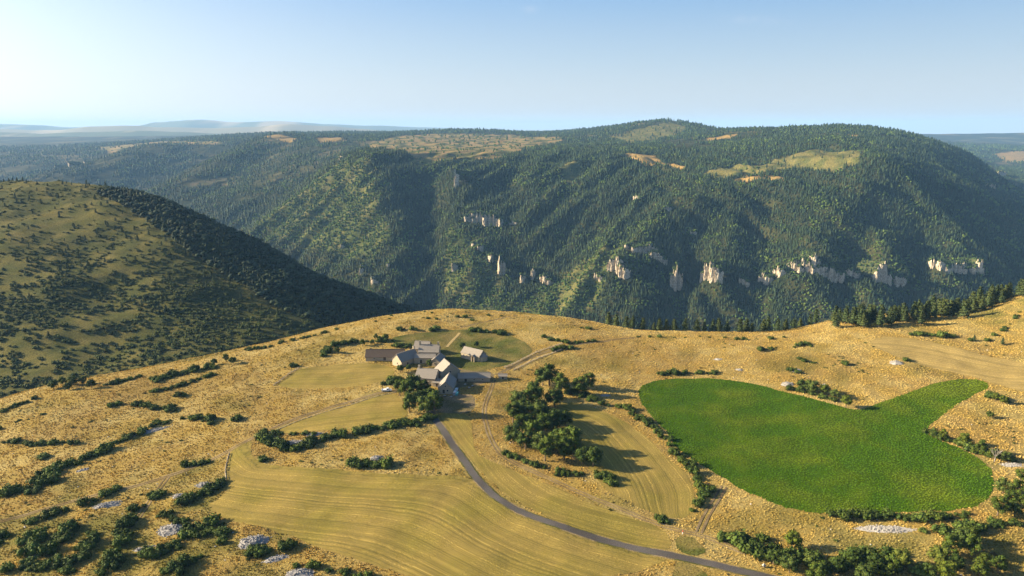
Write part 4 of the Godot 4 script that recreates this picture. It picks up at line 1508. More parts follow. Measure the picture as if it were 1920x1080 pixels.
func lay_far() -> void:
	lie.woods = []
	for b in BROADLEAF:
		var p := points(b)
		lie.woods.append([p, box_of(p)])
	lie.clearings = []
	for c in CLEARINGS:
		var p := points(c[1])
		lie.clearings.append({"kind": c[0], "line": p, "box": box_of(p)})
	var xs := PackedFloat32Array()
	var x := 0.0
	var list := [0.0]
	while x < 7500.0:
		x += 10.0 if x < 2300.0 else 10.0 + (x - 2300.0) * 0.03
		list.append(x)
	for k in range(list.size() - 1, 0, -1):
		xs.append(-list[k])
	for v in list:
		xs.append(v)
	var zs := PackedFloat32Array()
	var zl := []
	var d := 1120.0
	while d < 8900.0:
		zl.append(-d)
		d += 8.0 if d < 2000.0 else 8.0 + (d - 2000.0) * 0.009
	zl.reverse()
	for v in zl:
		zs.append(v)
	far = terrain(FAR_SPLINE, xs, zs, steps(-7800, 7800, 65.0), steps(-9100, -1000, 50.0))
	var lines := []
	for s in SPURS:
		var p := rounded(points(s[2]), false, 1)
		lines.append([s[0], s[1], p, box_of(p).grow(s[1] * 2.4)])
	for j in far.nz:
		for i in far.nx:
			var q := Vector2(far.xs[i], far.zs[j])
			var add := 0.0
			for l in lines:
				if l[3].has_point(q):
					var w: float = distance_to(q, l[2]).x / l[1]
					add += 1.5 * l[0] * exp(-1.25 * w) / (1.0 + 0.12 / (0.12 + w))
			var rough := lerpf(1.0, 0.25, smoothstep(-2100.0, -2600.0, q.y))
			var lean := q.x + (0.55 if q.x < 400.0 else -0.45) * (q.y + 1700.0)
			var r := absf(noise_low.get_noise_2d(lean * 0.46, q.y * 0.14))
			add += (18.0 - 75.0 * r) * 0.62 * rough + 6.0 * rough * noise_low.get_noise_2d(q.x * 1.6, q.y * 1.2)
			far.h[j * far.nx + i] += add
	structure("gorge_slopes", terrain_mesh(far, far_color, 60.0, 17.0), mats.slope, "wooded gorge walls and plateaus beyond the farm", "hillside")
	lie.cliffs = []
	lie.cliff_trees = []
	var flat := []
	for c in CLIFFS:
		flat.append_array(c)
	for k in range(0, flat.size(), 4):
		cliff(flat[k], flat[k + 1], flat[k + 2], flat[k + 3], k)
	# mountains on the horizon
	var far_lines := [
		[17000.0, 2600.0, Color(0.10, 0.11, 0.06), [-15641, 212, -13697, 237, -12397, 287, -11624, 275, -10858, 212, -9824, 212, -9044, 249, -8517, 337, -7478, 400, -6710, 337, -5676, 362, -4391, 287, -3359, 249, -2068, 212, -776, 174, 518, 124, 1813, 60]],
		[12500.0, 1600.0, Color(0.17, 0.15, 0.08), [-11515, 125, -9129, 162, -8562, 144, -8086, 144, -7411, 209, -6839, 227, -6272, 199, -5324, 181, -4562, 199, -3988, 246, -3231, 209, -2663, 162, -1904, 97]],
		[9900.0, 1300.0, Color(0.06, 0.075, 0.035), [-9127, 89, -7238, 112, -6638, 89, -6030, 119, -5350, 134, -4749, 119, -4073, 89, -3701, 31]],
		[10600.0, 1500.0, Color(0.07, 0.085, 0.04), [5509, -56, 6316, -32, 6800, -20, 7285, -12, 7770, -8, 8416, -0, 9628, 8]]]
	for e in far_lines:
		ridge(e[0], e[1], e[2], points(e[3]))
	# woods
	var buf := []
	for k in 5:
		buf.append(PackedFloat32Array())
	var woods: Array = lie.woods
	d = 1270.0
	while d < 6200.0:
		var gap := 5.0 + (d - 1270.0) * 0.0033
		var half := 0.80 * d + 60.0
		x = -half
		while x < half:
			var px := x + rng.randf_range(-0.5, 0.5) * gap
			var pz := -d - rng.randf_range(-0.5, 0.5) * gap
			x += gap
			var n := far.normal(px, pz, 12.0)
			var wood := noise_low.get_noise_2d(px * 0.45 + 70.0, pz * 0.35)
			var fine := noise_low.get_noise_2d(px * 2.5, pz * 2.5 + 300.0)
			var steep := smoothstep(0.97, 0.90, n.y)
			var chance := 0.94 - 0.25 * maxf(0.0, fine)
			if d > 2500.0:
				chance = clampf(0.55 + 2.2 * wood, 0.05, 0.95) * (1.0 - steep) + 0.85 * steep
			var c := clearing_at(px, pz)
			if c != "":
				chance = 0.01 if c == "gold" else 0.06 if c == "green" else 0.012 + 0.14 * maxf(0.0, fine)
			if n.y < 0.5:
				chance *= 0.6
			if rng.randf() > chance:
				continue
			var blocked := false
			for e in lie.cliffs:
				var rel: Vector2 = Vector2(px, pz) - e[0]
				if absf(rel.x) < e[3] and absf(rel.y) < e[3]:
					var s: float = absf(rel.dot(e[2]))
					var o: float = rel.dot(e[1])
					if s < e[4] + 2.0 and o < 9.0 and o > -e[5]:
						blocked = true
			if blocked:
				continue
			var leafy_ := fine + 0.5 * wood > 0.27 or c == "mosaic"
			for w in woods:
				if w[1].has_point(Vector2(px, pz)) and Geometry2D.is_point_in_polygon(Vector2(px, pz), w[0]):
					leafy_ = rng.randf() < 0.88
					blocked = rng.randf() < 0.22 + 0.9 * fine
			if blocked:
				continue
			var grow := gap / 5.8
			var tone := rng.randf_range(0.6, 1.35)
			if leafy_:
				var c2 := Color(0.05, 0.086, 0.017).lerp(Color(0.092, 0.125, 0.024), rng.randf() * clampf(0.5 + wood, 0.0, 1.0)) * lerpf(1.0, tone, 0.6)
				var s := rng.randf_range(4.0, 7.6) * pow(grow, 0.8)
				copy_row(buf[3 + rng.randi() % 2], Vector3(px, far.height(px, pz) - 0.6, pz), rng.randf() * TAU, s * 1.05, s * 0.95, c2)
			else:
				var c2 := Color(0.017, 0.034, 0.016).lerp(Color(0.03, 0.044, 0.014), rng.randf()) * tone
				var s := (6.0 + 7.0 * pow(rng.randf(), 1.4)) * pow(grow, 0.6)
				copy_row(buf[rng.randi() % 3], Vector3(px, far.height(px, pz) - 0.6, pz), rng.randf() * TAU, s * rng.randf_range(0.85, 1.15) * pow(grow, 0.3), s, c2)
		d += gap
	for p in lie.cliff_trees:
		if rng.randf() < 0.55:
			var s := rng.randf_range(4.0, 9.5)
			if rng.randf() < 0.5:
				copy_row(buf[3 + rng.randi() % 2], p - Vector3(0, 0.7, 0), rng.randf() * TAU, s * 0.9, s * 0.75, Color(0.055, 0.085, 0.016) * rng.randf_range(0.7, 1.4))
			else:
				copy_row(buf[rng.randi() % 3], p - Vector3(0, 0.7, 0), rng.randf() * TAU, s, s * 1.1, Color(0.022, 0.038, 0.015) * rng.randf_range(0.7, 1.4))
	for k in 3:
		scatter("pine_forest", kinds.far_pine[k], mats.needle, buf[k], "dark pine forest covering the far gorge walls and plateau", "forest")
	for k in 2:
		scatter("broadleaf_forest", kinds.far_round[k], mats.needle, buf[3 + k], "lighter green broadleaf wood on the sunlit spurs of the gorge", "forest")
	# the left hill: dense wood on the shaded flank, pines and low scrub on the open side
	var dense := PackedFloat32Array()
	var dense_round := PackedFloat32Array()
	var scrub := [PackedFloat32Array(), PackedFloat32Array()]
	var pines := []
	var edge := points([-526.1, -895.4, -477, -859.1, -390.6, -785.2, -303.8, -717.4, -224.8, -662, -170.5, -654.4, -145, -683.1])
	x = -1050.0
	while x < 60.0:
		var z := -1060.0
		while z < -400.0:
			var p := Vector2(x + rng.randf_range(-2.6, 2.6), z + rng.randf_range(-2.6, 2.6))
			z += 5.2
			# right of the edge line lies the wooded flank
			var beyond := -1e9
			for k in edge.size() - 1:
				if p.y <= edge[k + 1].y + 3.0 or k == edge.size() - 2:
					pass
			var q := Geometry2D.get_closest_points_between_segments(p, p + Vector2(-2000, 0), edge[0], edge[-1])
			var cross_ := 0.0
			var best := 1e18
			for k in edge.size() - 1:
				var c := Geometry2D.get_closest_point_to_segment(p, edge[k], edge[k + 1])
				if c.distance_squared_to(p) < best:
					best = c.distance_squared_to(p)
					cross_ = (edge[k + 1] - edge[k]).cross(p - edge[k])
			beyond = -signf(cross_) * sqrt(best)
			if beyond > 0.0 and p.x > edge[0].x - 30.0:
				if rng.randf() < 0.93:
					var s := rng.randf_range(3.5, 7.5)
					copy_row(dense if rng.randf() < 0.45 else dense_round, left_hill.point(p.x, p.y, -0.4), rng.randf() * TAU, s * rng.randf_range(1.2, 1.8), s, Color(0.02, 0.032, 0.013) * rng.randf_range(0.7, 1.4))
				continue
			var a := noise_low.get_noise_2d(p.x * 0.8 + 900.0, p.y * 0.8)
			var b := noise_low.get_noise_2d(p.x * 4.0, p.y * 4.0)
			var chance := clampf(0.58 + 1.7 * a + 2.5 * b + 0.4 * smoothstep(-820.0, -660.0, p.y), 0.05, 1.0) * lerpf(0.5, 1.0, smoothstep(-850.0, -700.0, p.y))
			if rng.randf() < chance:
				var s := rng.randf_range(1.6, 4.2) * lerpf(0.9, 1.25, smoothstep(-800.0, -650.0, p.y))
				copy_row(scrub[rng.randi() % 2], left_hill.point(p.x, p.y, -0.15), rng.randf() * TAU, s * 0.62, s * rng.randf_range(0.4, 0.7), Color(0.034, 0.05, 0.011).lerp(Color(0.065, 0.08, 0.016), rng.randf()) * rng.randf_range(0.75, 1.25))
			var pine := clampf(0.05 + 0.16 * b + 0.05 * a, 0.006, 0.2) * smoothstep(-520.0, -700.0, p.y)
			if beyond > -40.0:
				pine += 0.03
			if rng.randf() < pine and p.x < 0.0 and p.x / -p.y > -0.80:
				pines.append(p)
		x += 5.2
	scatter("mixed_wood", kinds.far_round[0], mats.needle, dense_round, "dark rounded trees in the shaded wood of the left hill", "forest")
	scatter("pine_forest", kinds.far_pine[0], mats.needle, dense, "dark pine wood on the shaded flank of the left hill", "forest")
	for k in 2:
		scatter("low_scrub", kinds.scrub[k], mats.leaf, scrub[k], "low green scrub dotted over the left hill", "scrub")
	var tiny := PackedFloat32Array()
	pines.sort_custom(func(a, b): return a.y > b.y)
	var zone := func(p: Vector2) -> Array:
		return ["high" if p.y < -830.0 else "midway" if p.y < -700.0 else "low", "by the picture's left edge" if p.x / -p.y < -0.62 else "below its rounded top" if p.x / -p.y < -0.45 else "beside the shaded wood"]
	var members := {}
	for k in mini(290, pines.size()):
		var name_ := " ".join(zone.call(pines[k]))
		if not members.has(name_):
			members[name_] = []
		members[name_].append(pines[k])
	for e in members.values():
		e.sort_custom(func(a, b): return a.x / -a.y < b.x / -b.y)
	for k in pines.size():
		var p: Vector2 = pines[k]
		var size := rng.randf_range(0.6, 1.15)
		if k < 290:
			var row: String = zone.call(p)[0]
			var side: String = zone.call(p)[1]
			var peers: Array = members[row + " " + side]
			tree("hill_pine", kinds.hill_pine[rng.randi() % 2], mats.needle, p, size, "%ssmall pine %s on the left hill %s" % [order(peers.find(p), peers.size()), row, side], "pine tree", "scattered pines %s on the left hill %s" % [row, side], left_hill)
		else:
			copy_row(tiny, left_hill.point(p.x, p.y, -0.3), rng.randf() * TAU, 6.0 * size, 6.0 * size, Color(0.036, 0.05, 0.018))
	scatter("pine_trees", kinds.far_pine[1], mats.needle, tiny, "farthest scattered pines on the top of the left hill", "forest")
	print("pines ", pines.size())


func ridge(dist: float, wide: float, c: Color, top: PackedVector2Array) -> void:
	var v := PackedVector3Array()
	var nn := PackedVector3Array()
	var col := PackedColorArray()
	var idx := PackedInt32Array()
	var x0 := top[0].x
	var x1 := top[-1].x
	var n := 260
	var rows := 15
	var f := FastNoiseLite.new()
	f.frequency = 3.0 / dist
	f.fractal_octaves = 4
	f.seed = int(dist)
	var k := 0
	for i in n + 1:
		var x := lerpf(x0, x1, float(i) / n)
		while k < top.size() - 2 and top[k + 1].x < x:
			k += 1
		var u := clampf((x - top[k].x) / (top[k + 1].x - top[k].x), 0.0, 1.0)
		var crest := lerpf(top[k].y, top[k + 1].y, smoothstep(0.0, 1.0, u))
		for j in rows + 1:
			var s := 2.0 * j / rows - 1.0
			var z := -dist + s * wide
			var y := lerpf(crest, -260.0, pow(absf(s), 1.35)) + f.get_noise_2d(x, z) * dist * 0.006 * absf(s) + f.get_noise_2d(x * 3.0, z * 3.0) * dist * 0.0008
			v.append(Vector3(x, y, z))
			var patch := f.get_noise_2d(x * 2.2 + 99.0, z * 1.3)
			col.append(c.lerp(Color(0.34, 0.27, 0.16), clampf(patch * 3.0 - 0.25, 0.0, 0.8)))
	for i in n:
		for j in rows:
			var a := i * (rows + 1) + j
			idx.append_array(PackedInt32Array([a, a + rows + 1, a + 1, a + 1, a + rows + 1, a + rows + 2]))
	nn.resize(v.size())
	for q in range(0, idx.size(), 3):
		var nrm := (v[idx[q + 2]] - v[idx[q]]).cross(v[idx[q + 1]] - v[idx[q]])
		if nrm.y < 0.0:
			nrm = -nrm
		for e in 3:
			nn[idx[q + e]] += nrm
	for q in nn.size():
		nn[q] = nn[q].normalized()
	var m := mats.get("hills") as StandardMaterial3D
	if m == null:
		m = material("hills", Color.WHITE, 1.0)
		m.vertex_color_use_as_albedo = true
	structure("mountains", arrays(v, nn, idx, col), m, "pale hazy mountain ridge on the horizon", "mountains")


func mown(x: float, z: float) -> Color:
	var b := noise_low.get_noise_2d(x * 3.5, z * 3.5)
	var c := noise_fine.get_noise_2d(x * 0.8, z * 0.8)
	return MOWN.lerp(Color(0.47, 0.385, 0.105), clampf(0.4 + 1.4 * b + 0.5 * c, 0.0, 1.0)) * (1.0 + 0.12 * c)


func stubble(x: float, z: float) -> Color:
	return Color(0.72, 0.54, 0.23) * (1.0 + 0.12 * noise_fine.get_noise_2d(x, z))


func crop(x: float, z: float) -> Color:
	var b := noise_low.get_noise_2d(x * 2.5 + 40.0, z * 2.5)
	var c := noise_fine.get_noise_2d(x * 0.7, z * 0.7)
	return Color(0.062, 0.135, 0.005).lerp(Color(0.125, 0.18, 0.012), clampf(0.28 + 0.9 * b + 0.6 * c + 0.9 * smoothstep(150.0, 205.0, x) * smoothstep(-290.0, -330.0, z), 0.0, 1.0))


func lawn(x: float, z: float) -> Color:
	var b := noise_low.get_noise_2d(x * 4.0 + 80.0, z * 4.0)
	var c := noise_fine.get_noise_2d(x, z)
	return Color(0.125, 0.145, 0.035).lerp(Color(0.29, 0.235, 0.075), clampf(0.32 + 1.2 * b + 0.6 * c, 0.0, 1.0))


func grass_strip(x: float, z: float) -> Color:
	return Color(0.13, 0.15, 0.034).lerp(Color(0.32, 0.25, 0.08), clampf(0.35 + 1.6 * noise_fine.get_noise_2d(x, z), 0.0, 1.0))


func soil(x: float, z: float) -> Color:
	return Color(0.44, 0.335, 0.19).lerp(Color(0.22, 0.15, 0.07), clampf(0.4 + noise_fine.get_noise_2d(x, z), 0.0, 1.0))


func verge(x: float, z: float) -> Color:
	return Color(0.36, 0.28, 0.15).lerp(Color(0.13, 0.14, 0.04), clampf(0.5 + 2.5 * noise_fine.get_noise_2d(x * 0.8, z * 0.8), 0.0, 1.0))


func yard(x: float, z: float) -> Color:
	return Color(0.30, 0.235, 0.14).lerp(Color(0.17, 0.15, 0.06), clampf(0.4 + 1.5 * noise_fine.get_noise_2d(x, z), 0.0, 1.0))


func tar(x: float, z: float) -> Color:
	return Color(0.095, 0.088, 0.083) * (1.0 + 0.5 * noise_fine.get_noise_2d(x * 0.4, z * 0.4))


func lay_fields() -> void:
	var road := [-39.9, -306.2, -32.5, -286.6, -24.9, -267.5, -16.8, -245.8, -11, -232.9, -3.8, -221.2, 4.6, -212.2, 14.3, -205.6, 26.1, -198.4, 37.3, -193, 49.7, -188, 61.4, -182.6, 74.1, -177.4, 86.1, -172.4, 98.6, -167]
	sheet("hay_field", points([-120.8, -268.2, -114.6, -249.3, -108.7, -240.7, -107.8, -229.6, -113.1, -224.5, -93.5, -210.4, -75, -204.3, -61.4, -193.8, -46.2, -187, -35.4, -181.3, -25.2, -177.1, 6.2, -172.5, 30, -177.8, 45.7, -184.4, 48.3, -187.7, 32.7, -195.9, 17.8, -203.7, 4.6, -212.2, -5.8, -225, -11.5, -235, -18.1, -240.1, -41.5, -242.2, -67.7, -247.4, -86, -252, -103, -256.9, -111.9, -267.9, -115.8, -283.1, -121.8, -276.6]), 0.05, mats.mown_rows, mown, "large mown hay field curving along the asphalt lane", "field", 1, points([-130.3, -297.8, -113.4, -268.1, -102.6, -255.9, -67.4, -246.5, -41.3, -241.3, -18.4, -238.8, -10.9, -230.9, 4.6, -211.2, 25.9, -197.1, 49.3, -186, 68.6, -175.1]))
	sheet("hay_field", points([-115.5, -290.3, -100.4, -299, -83.8, -313.4, -70.2, -324.5, -59.4, -327.7, -51.6, -312.1, -48.3, -296.7, -63, -288, -86.8, -286.1, -106.4, -286.6]), 0.05, mats.mown_rows_b, mown, "mown field between the left track and the hedge", "field", 1, points([-114.5, -276, -84.8, -278.7, -43.5, -287]))
	sheet("hay_field", points([-128.1, -346.5, -121, -367, -110.3, -372.3, -82.8, -372.9, -68.1, -367.6, -64.4, -356.3, -67, -344.3, -84.3, -338.7, -101.1, -338.5, -119, -341.3]), 0.05, mats.mown_rows, mown, "small mown field left of the farm buildings", "field", 1, points([-129.1, -337.7, -93.7, -331.3, -60.5, -339.3]))
	sheet("hay_field", points([-36.8, -296.7, -35.6, -303.5, -19.2, -300.9, -17.4, -278, -15.8, -261.8, -11.9, -254.5, 0, -245.2, 19.7, -228.5, 35.2, -213.8, 48.3, -205.3, 51.7, -198.9, 49.9, -189.4, 40.8, -193.5, 24.6, -201.5, 9.2, -211.9, -2.9, -226.9, -13.6, -245.7, -24, -270]), 0.05, mats.mown_rows_b, mown, "mown strip between the asphalt lane and the walled track", "field", 1, points(road))
	sheet("hay_field", points([21.2, -318.4, 36.7, -313.6, 49.9, -297.5, 59, -279.6, 62, -260.8, 67.9, -241.8, 67.4, -226.1, 63.5, -213.4, 54.8, -208.6, 45.9, -216, 36.2, -227.2, 33.5, -232.4, 31.3, -243.9, 25.4, -260.4, 21.8, -287.6]), 0.05, mats.mown_rows, mown, "mown field shaded by the big tree clump", "field", 1, points([27.5, -330.5, 56.5, -307.2, 67.6, -265.9, 73, -229.1, 65.8, -203.8]))
	sheet("crop_field", points([65, -335.9, 76, -346.7, 98.3, -349.7, 124.5, -341.7, 143.9, -320.3, 154.1, -307.6, 162, -298.8, 177.4, -308.1, 195, -316.8, 211.5, -327.1, 234.3, -333.3, 241.2, -327.3, 237.7, -319.6, 222.4, -310.6, 203.7, -297, 186.6, -283.2, 179.1, -274.7, 180.6, -267, 185.6, -254.2, 183.4, -239.7, 177.4, -228.6, 168.7, -217.7, 158.7, -210.7, 148.3, -208.6, 134.4, -209.4, 115.9, -208.5, 105.7, -209.9, 96.6, -214.3, 88.8, -223.8, 83.9, -232.4, 80.5, -241.1, 73.6, -254.2, 69.4, -265.8, 67.9, -288.2, 63.9, -312.4]), 0.05, mats.crop, crop, "bright green lucerne field bent like a boomerang", "field", 3)
	lie.drill = rounded(points([47, -294.4, 57.8, -251.1, 71.9, -225.2, 84.6, -211.8, 96.1, -204.2, 112.3, -201, 132.9, -200.5, 150.9, -199, 168.4, -208.9, 184.8, -230.5, 192.6, -248.7, 189.5, -266.9]), false, 2)
	sheet("stubble_field", points([211.6, -387.9, 224.6, -392.3, 243.7, -382.6, 254.2, -369.6, 262.7, -355.3, 276.6, -343.1, 249.6, -305.9, 243.5, -322.7, 236.8, -336.4, 223.7, -347.9, 214.8, -363.4, 210.3, -377.9]), 0.05, mats.mown_rows_b, stubble, "pale stubble field sloping down at the right edge", "field", 1, points([207.8, -398.3, 241.4, -389.5, 279.2, -346.6]))
	sheet("lawn", points([-77.6, -409.9, -67.9, -416.9, -34.8, -428.4, -10.4, -425.2, 4, -412.3, 13.8, -392.7, 7.8, -380.2, -5.4, -363.7, -20.6, -357, -29.2, -361.8, -40.1, -382.1, -54.7, -393, -71.3, -400]), 0.05, mats.lawn, lawn, "green lawn around the solitary barn", "lawn", 4)
	sheet("lawn", points([53.5, -199.8, 58.9, -197.6, 61.3, -190.4, 58.1, -187, 51.2, -189.9]), 0.05, mats.lawn, grass_strip, "dark green grass corner above the asphalt lane", "grass", 4)
	sheet("lawn", points([50.1, -185.2, 55.1, -183.2, 59, -176.9, 57.1, -173, 46.6, -173.2]), 0.05, mats.lawn, grass_strip, "dark green grass corner below the asphalt lane", "grass", 4)
	sheet("farmyard", points([-42.9, -321.7, -35.5, -323.6, -19.5, -326.5, -17.7, -311.3, -19.2, -300.9, -35.4, -302.2, -41, -306.2]), 0.05, mats.earth, yard, "bare earth yard below the gabled house", "yard", 2)
	sheet("farmyard", points([-50.9, -363.5, -39.7, -365, -35.9, -356.8, -27, -363.5, -11.8, -357.9, -8.7, -350, -16.8, -338.3, -27.7, -333.7, -36.4, -338.2, -46.4, -350.6]), 0.04, mats.earth, yard, "bare earth courtyard between the farm buildings", "yard", 2)
	track("lane_verge", road, [0.0], 4.0, 0.08, mats.earth, verge, "worn gravelly verge of the asphalt lane", "verge")
	track("lane", road, [0.0], 2.9, 0.12, mats.asphalt, tar, "narrow grey asphalt lane curving up to the farm", "lane")
	track("dirt_track", [-9.7, -346.1, -12.1, -321.7, -13.8, -304.8, -11.6, -286.6, -7.9, -267.4, -3.3, -255, 8.3, -244, 27.2, -225.5, 44, -210.7, 53.5, -203, 64, -197.5, 73, -188.3], [-0.75, 0.75], 0.7, 0.1, mats.earth, soil, "rutted earth track right of the mown strip", "track")
	track("dirt_track", [-57.4, -332.5, -70.8, -327.3, -89.2, -314.1, -105.7, -299.7, -117.3, -283.4, -126.3, -265.1, -136.5, -253.2, -152.5, -242.9, -170.3, -234.6, -186.7, -223.4, -194.9, -218.7], [-0.8, 0.8], 0.85, 0.1, mats.earth, soil, "two-rut earth track crossing the left pasture", "track")
	track("dirt_track", [-139, -251.3, -136.6, -235.9, -134.1, -221.2, -132.4, -208.8], [-0.7, 0.7], 0.6, 0.1, mats.earth, soil, "short rutted branch track dropping among the shrubs", "track")
	track("dirt_track", [-8.7, -352.4, -1.5, -362.1, 12.5, -381.7, 26.4, -393, 42.5, -399.8, 77.6, -413.6], [-0.7, 0.7], 0.7, 0.1, mats.earth, soil, "walled earth track climbing right behind the farm", "track")
	track("dirt_track", [-34.2, -429.4, -21.4, -440.1, 3.7, -462.2], [0.0], 1.0, 0.1, mats.earth, soil, "thin footpath over the grassy crest", "path")
	track("dirt_track", [79.4, -232.2, 71.8, -219.5, 66.3, -210.6, 61.4, -200.7], [-0.9, 0.9], 0.8, 0.1, mats.earth, soil, "twin wheel ruts at the corner of the green field", "track")
	track("gravel_path", [-39.7, -398.1, -36.9, -410.9, -33.7, -421.9], [0.0], 1.6, 0.1, mats.earth, stubble, "pale path crossing the lawn", "path")


func lay_stones() -> void:
	heap([-172.1, -300.5], 19.0, 4.0, 0.7, false, "in a long strip below a row of shrubs", 0.5)
	heap([-180.6, -262.5], 6.0, 3.0, 0.6, false, "beside the shrub thicket at far left", 0.3)
	heap([-120.4, -241.8], 6.0, 4.5, 1.0, false, "upper of two by the field corner")
	heap([-125.6, -233.3], 6.0, 4.5, 1.0, false, "lower of two by the field corner")
	heap([-151.5, -230.5], 11.0, 6.0, 0.9, false, "just below the left track", 0.3)
	heap([-117.3, -210], 9.5, 8.0, 1.3, false, "ringed by shrubs at lower left", -0.4)
	heap([-120.9, -199.4], 7.5, 3.0, 0.6, false, "narrow, between shrubs at lower left", 0.4)
	heap([-84.8, -199.4], 10.0, 8.0, 1.6, false, "rounded, at the lower edge of the hay field", 0.5)
	heap([-74.4, -189.9], 8.0, 4.0, 0.7, false, "flat, just under the rounded heap", 0.3)
	heap([-64.1, -181.9], 9.0, 5.0, 1.2, false, "at the bottom edge below the hay field")
	heap([-157.2, -198.1], 7.0, 2.5, 0.6, false, "slanting among shrubs at bottom left", 0.7)
	heap([-97.1, -276.6], 11.0, 5.0, 0.9, false, "inside the left end of the hedge", 0.15)
	heap([-88.3, -283], 9.0, 3.5, 0.5, false, "above the hedge along the mown field", 0.1)
	heap([-55.8, -257.1], 6.0, 4.5, 1.0, false, "in the small thicket on the hay field edge")
	heap([143.2, -334.9], 6.5, 5.0, 1.5, true, "at the upper edge of the green field")
	heap([154.3, -351.6], 7.0, 4.5, 1.2, true, "between two shrubs above the green field")
	heap([210, -354.4], 7.0, 6.0, 1.5, true, "below the pale stubble field")
	heap([125.5, -357.3], 4.5, 3.5, 0.6, true, "small, on the golden slope")
	heap([118.6, -374], 5.0, 3.5, 0.7, true, "farthest on the golden slope")
	heap([161.1, -332.1], 3.0, 2.5, 0.7, true, "tiny, left of the tall shrub by the green field")
	heap([121.7, -199.1], 19.0, 5.0, 0.8, true, "flat and wide under the green field", -0.15)
	heap([193.7, -242.3], 9.0, 5.0, 0.6, true, "at the right edge of the picture")
	heap([47.6, -326.8], 6.0, 4.0, 0.5, false, "in the shade behind the tree clump")
	dry_wall([-128.2, -345.8, -125.6, -357.7, -121.3, -367.8], 1.1, "dry stone wall on the left side of the small mown field")
	dry_wall([-4.2, -362.1, 7.8, -378.5, 15.9, -389.2, 31.4, -400.8], 1.2, "dry stone wall along the upper side of the walled track")
	dry_wall([0.6, -358.9, 15.5, -378.2, 32.2, -392.8], 1.0, "dry stone wall along the lower side of the walled track")
	dry_wall([-114.3, -281.8, -104.5, -296, -88.2, -310.1, -70, -323.1, -59, -328.4], 0.5, "low dry stone wall between left track and mown field")
	dry_wall([-121.2, -269.3, -116.8, -254.1, -112.4, -244.6], 0.9, "short dry stone wall at the left tip of the hay field")
	var t := thing("wooden_post", "lone weathered wooden post standing above the left track", "post", near.point(-158.1, -259.6))
	var v := PackedVector3Array()
	var nn := PackedVector3Array()
	tube(v, nn, Vector3(0, -0.3, 0), Vector3(0.08, 2.6, 0), 0.13, 0.09)
	obj("shaft", arrays(v, nn, PackedInt32Array()), mats.bark, t)
	t = thing("marker_post", "small red and white marker post by the grass corner", "post", near.point(55.9, -199.8))
	obj("shaft", block(Vector3(-0.12, -0.2, -0.12), Vector3(0.12, 0.8, 0.12)), mats.white_paint, t)
	obj("band", block(Vector3(-0.13, 0.8, -0.13), Vector3(0.13, 1.3, 0.13)), mats.red_paint, t)
	t = thing("boulder", "white boulder beside the asphalt lane at the bottom", "boulder", near.point(75.9, -181.6))
	v = PackedVector3Array()
	nn = PackedVector3Array()
	stone(v, nn, Vector3(0, 0.5, 0), Basis.from_scale(Vector3(0.7, 0.9, 0.6)))
	obj("rock", arrays(v, nn, PackedInt32Array()), mats.pale_rubble, t)


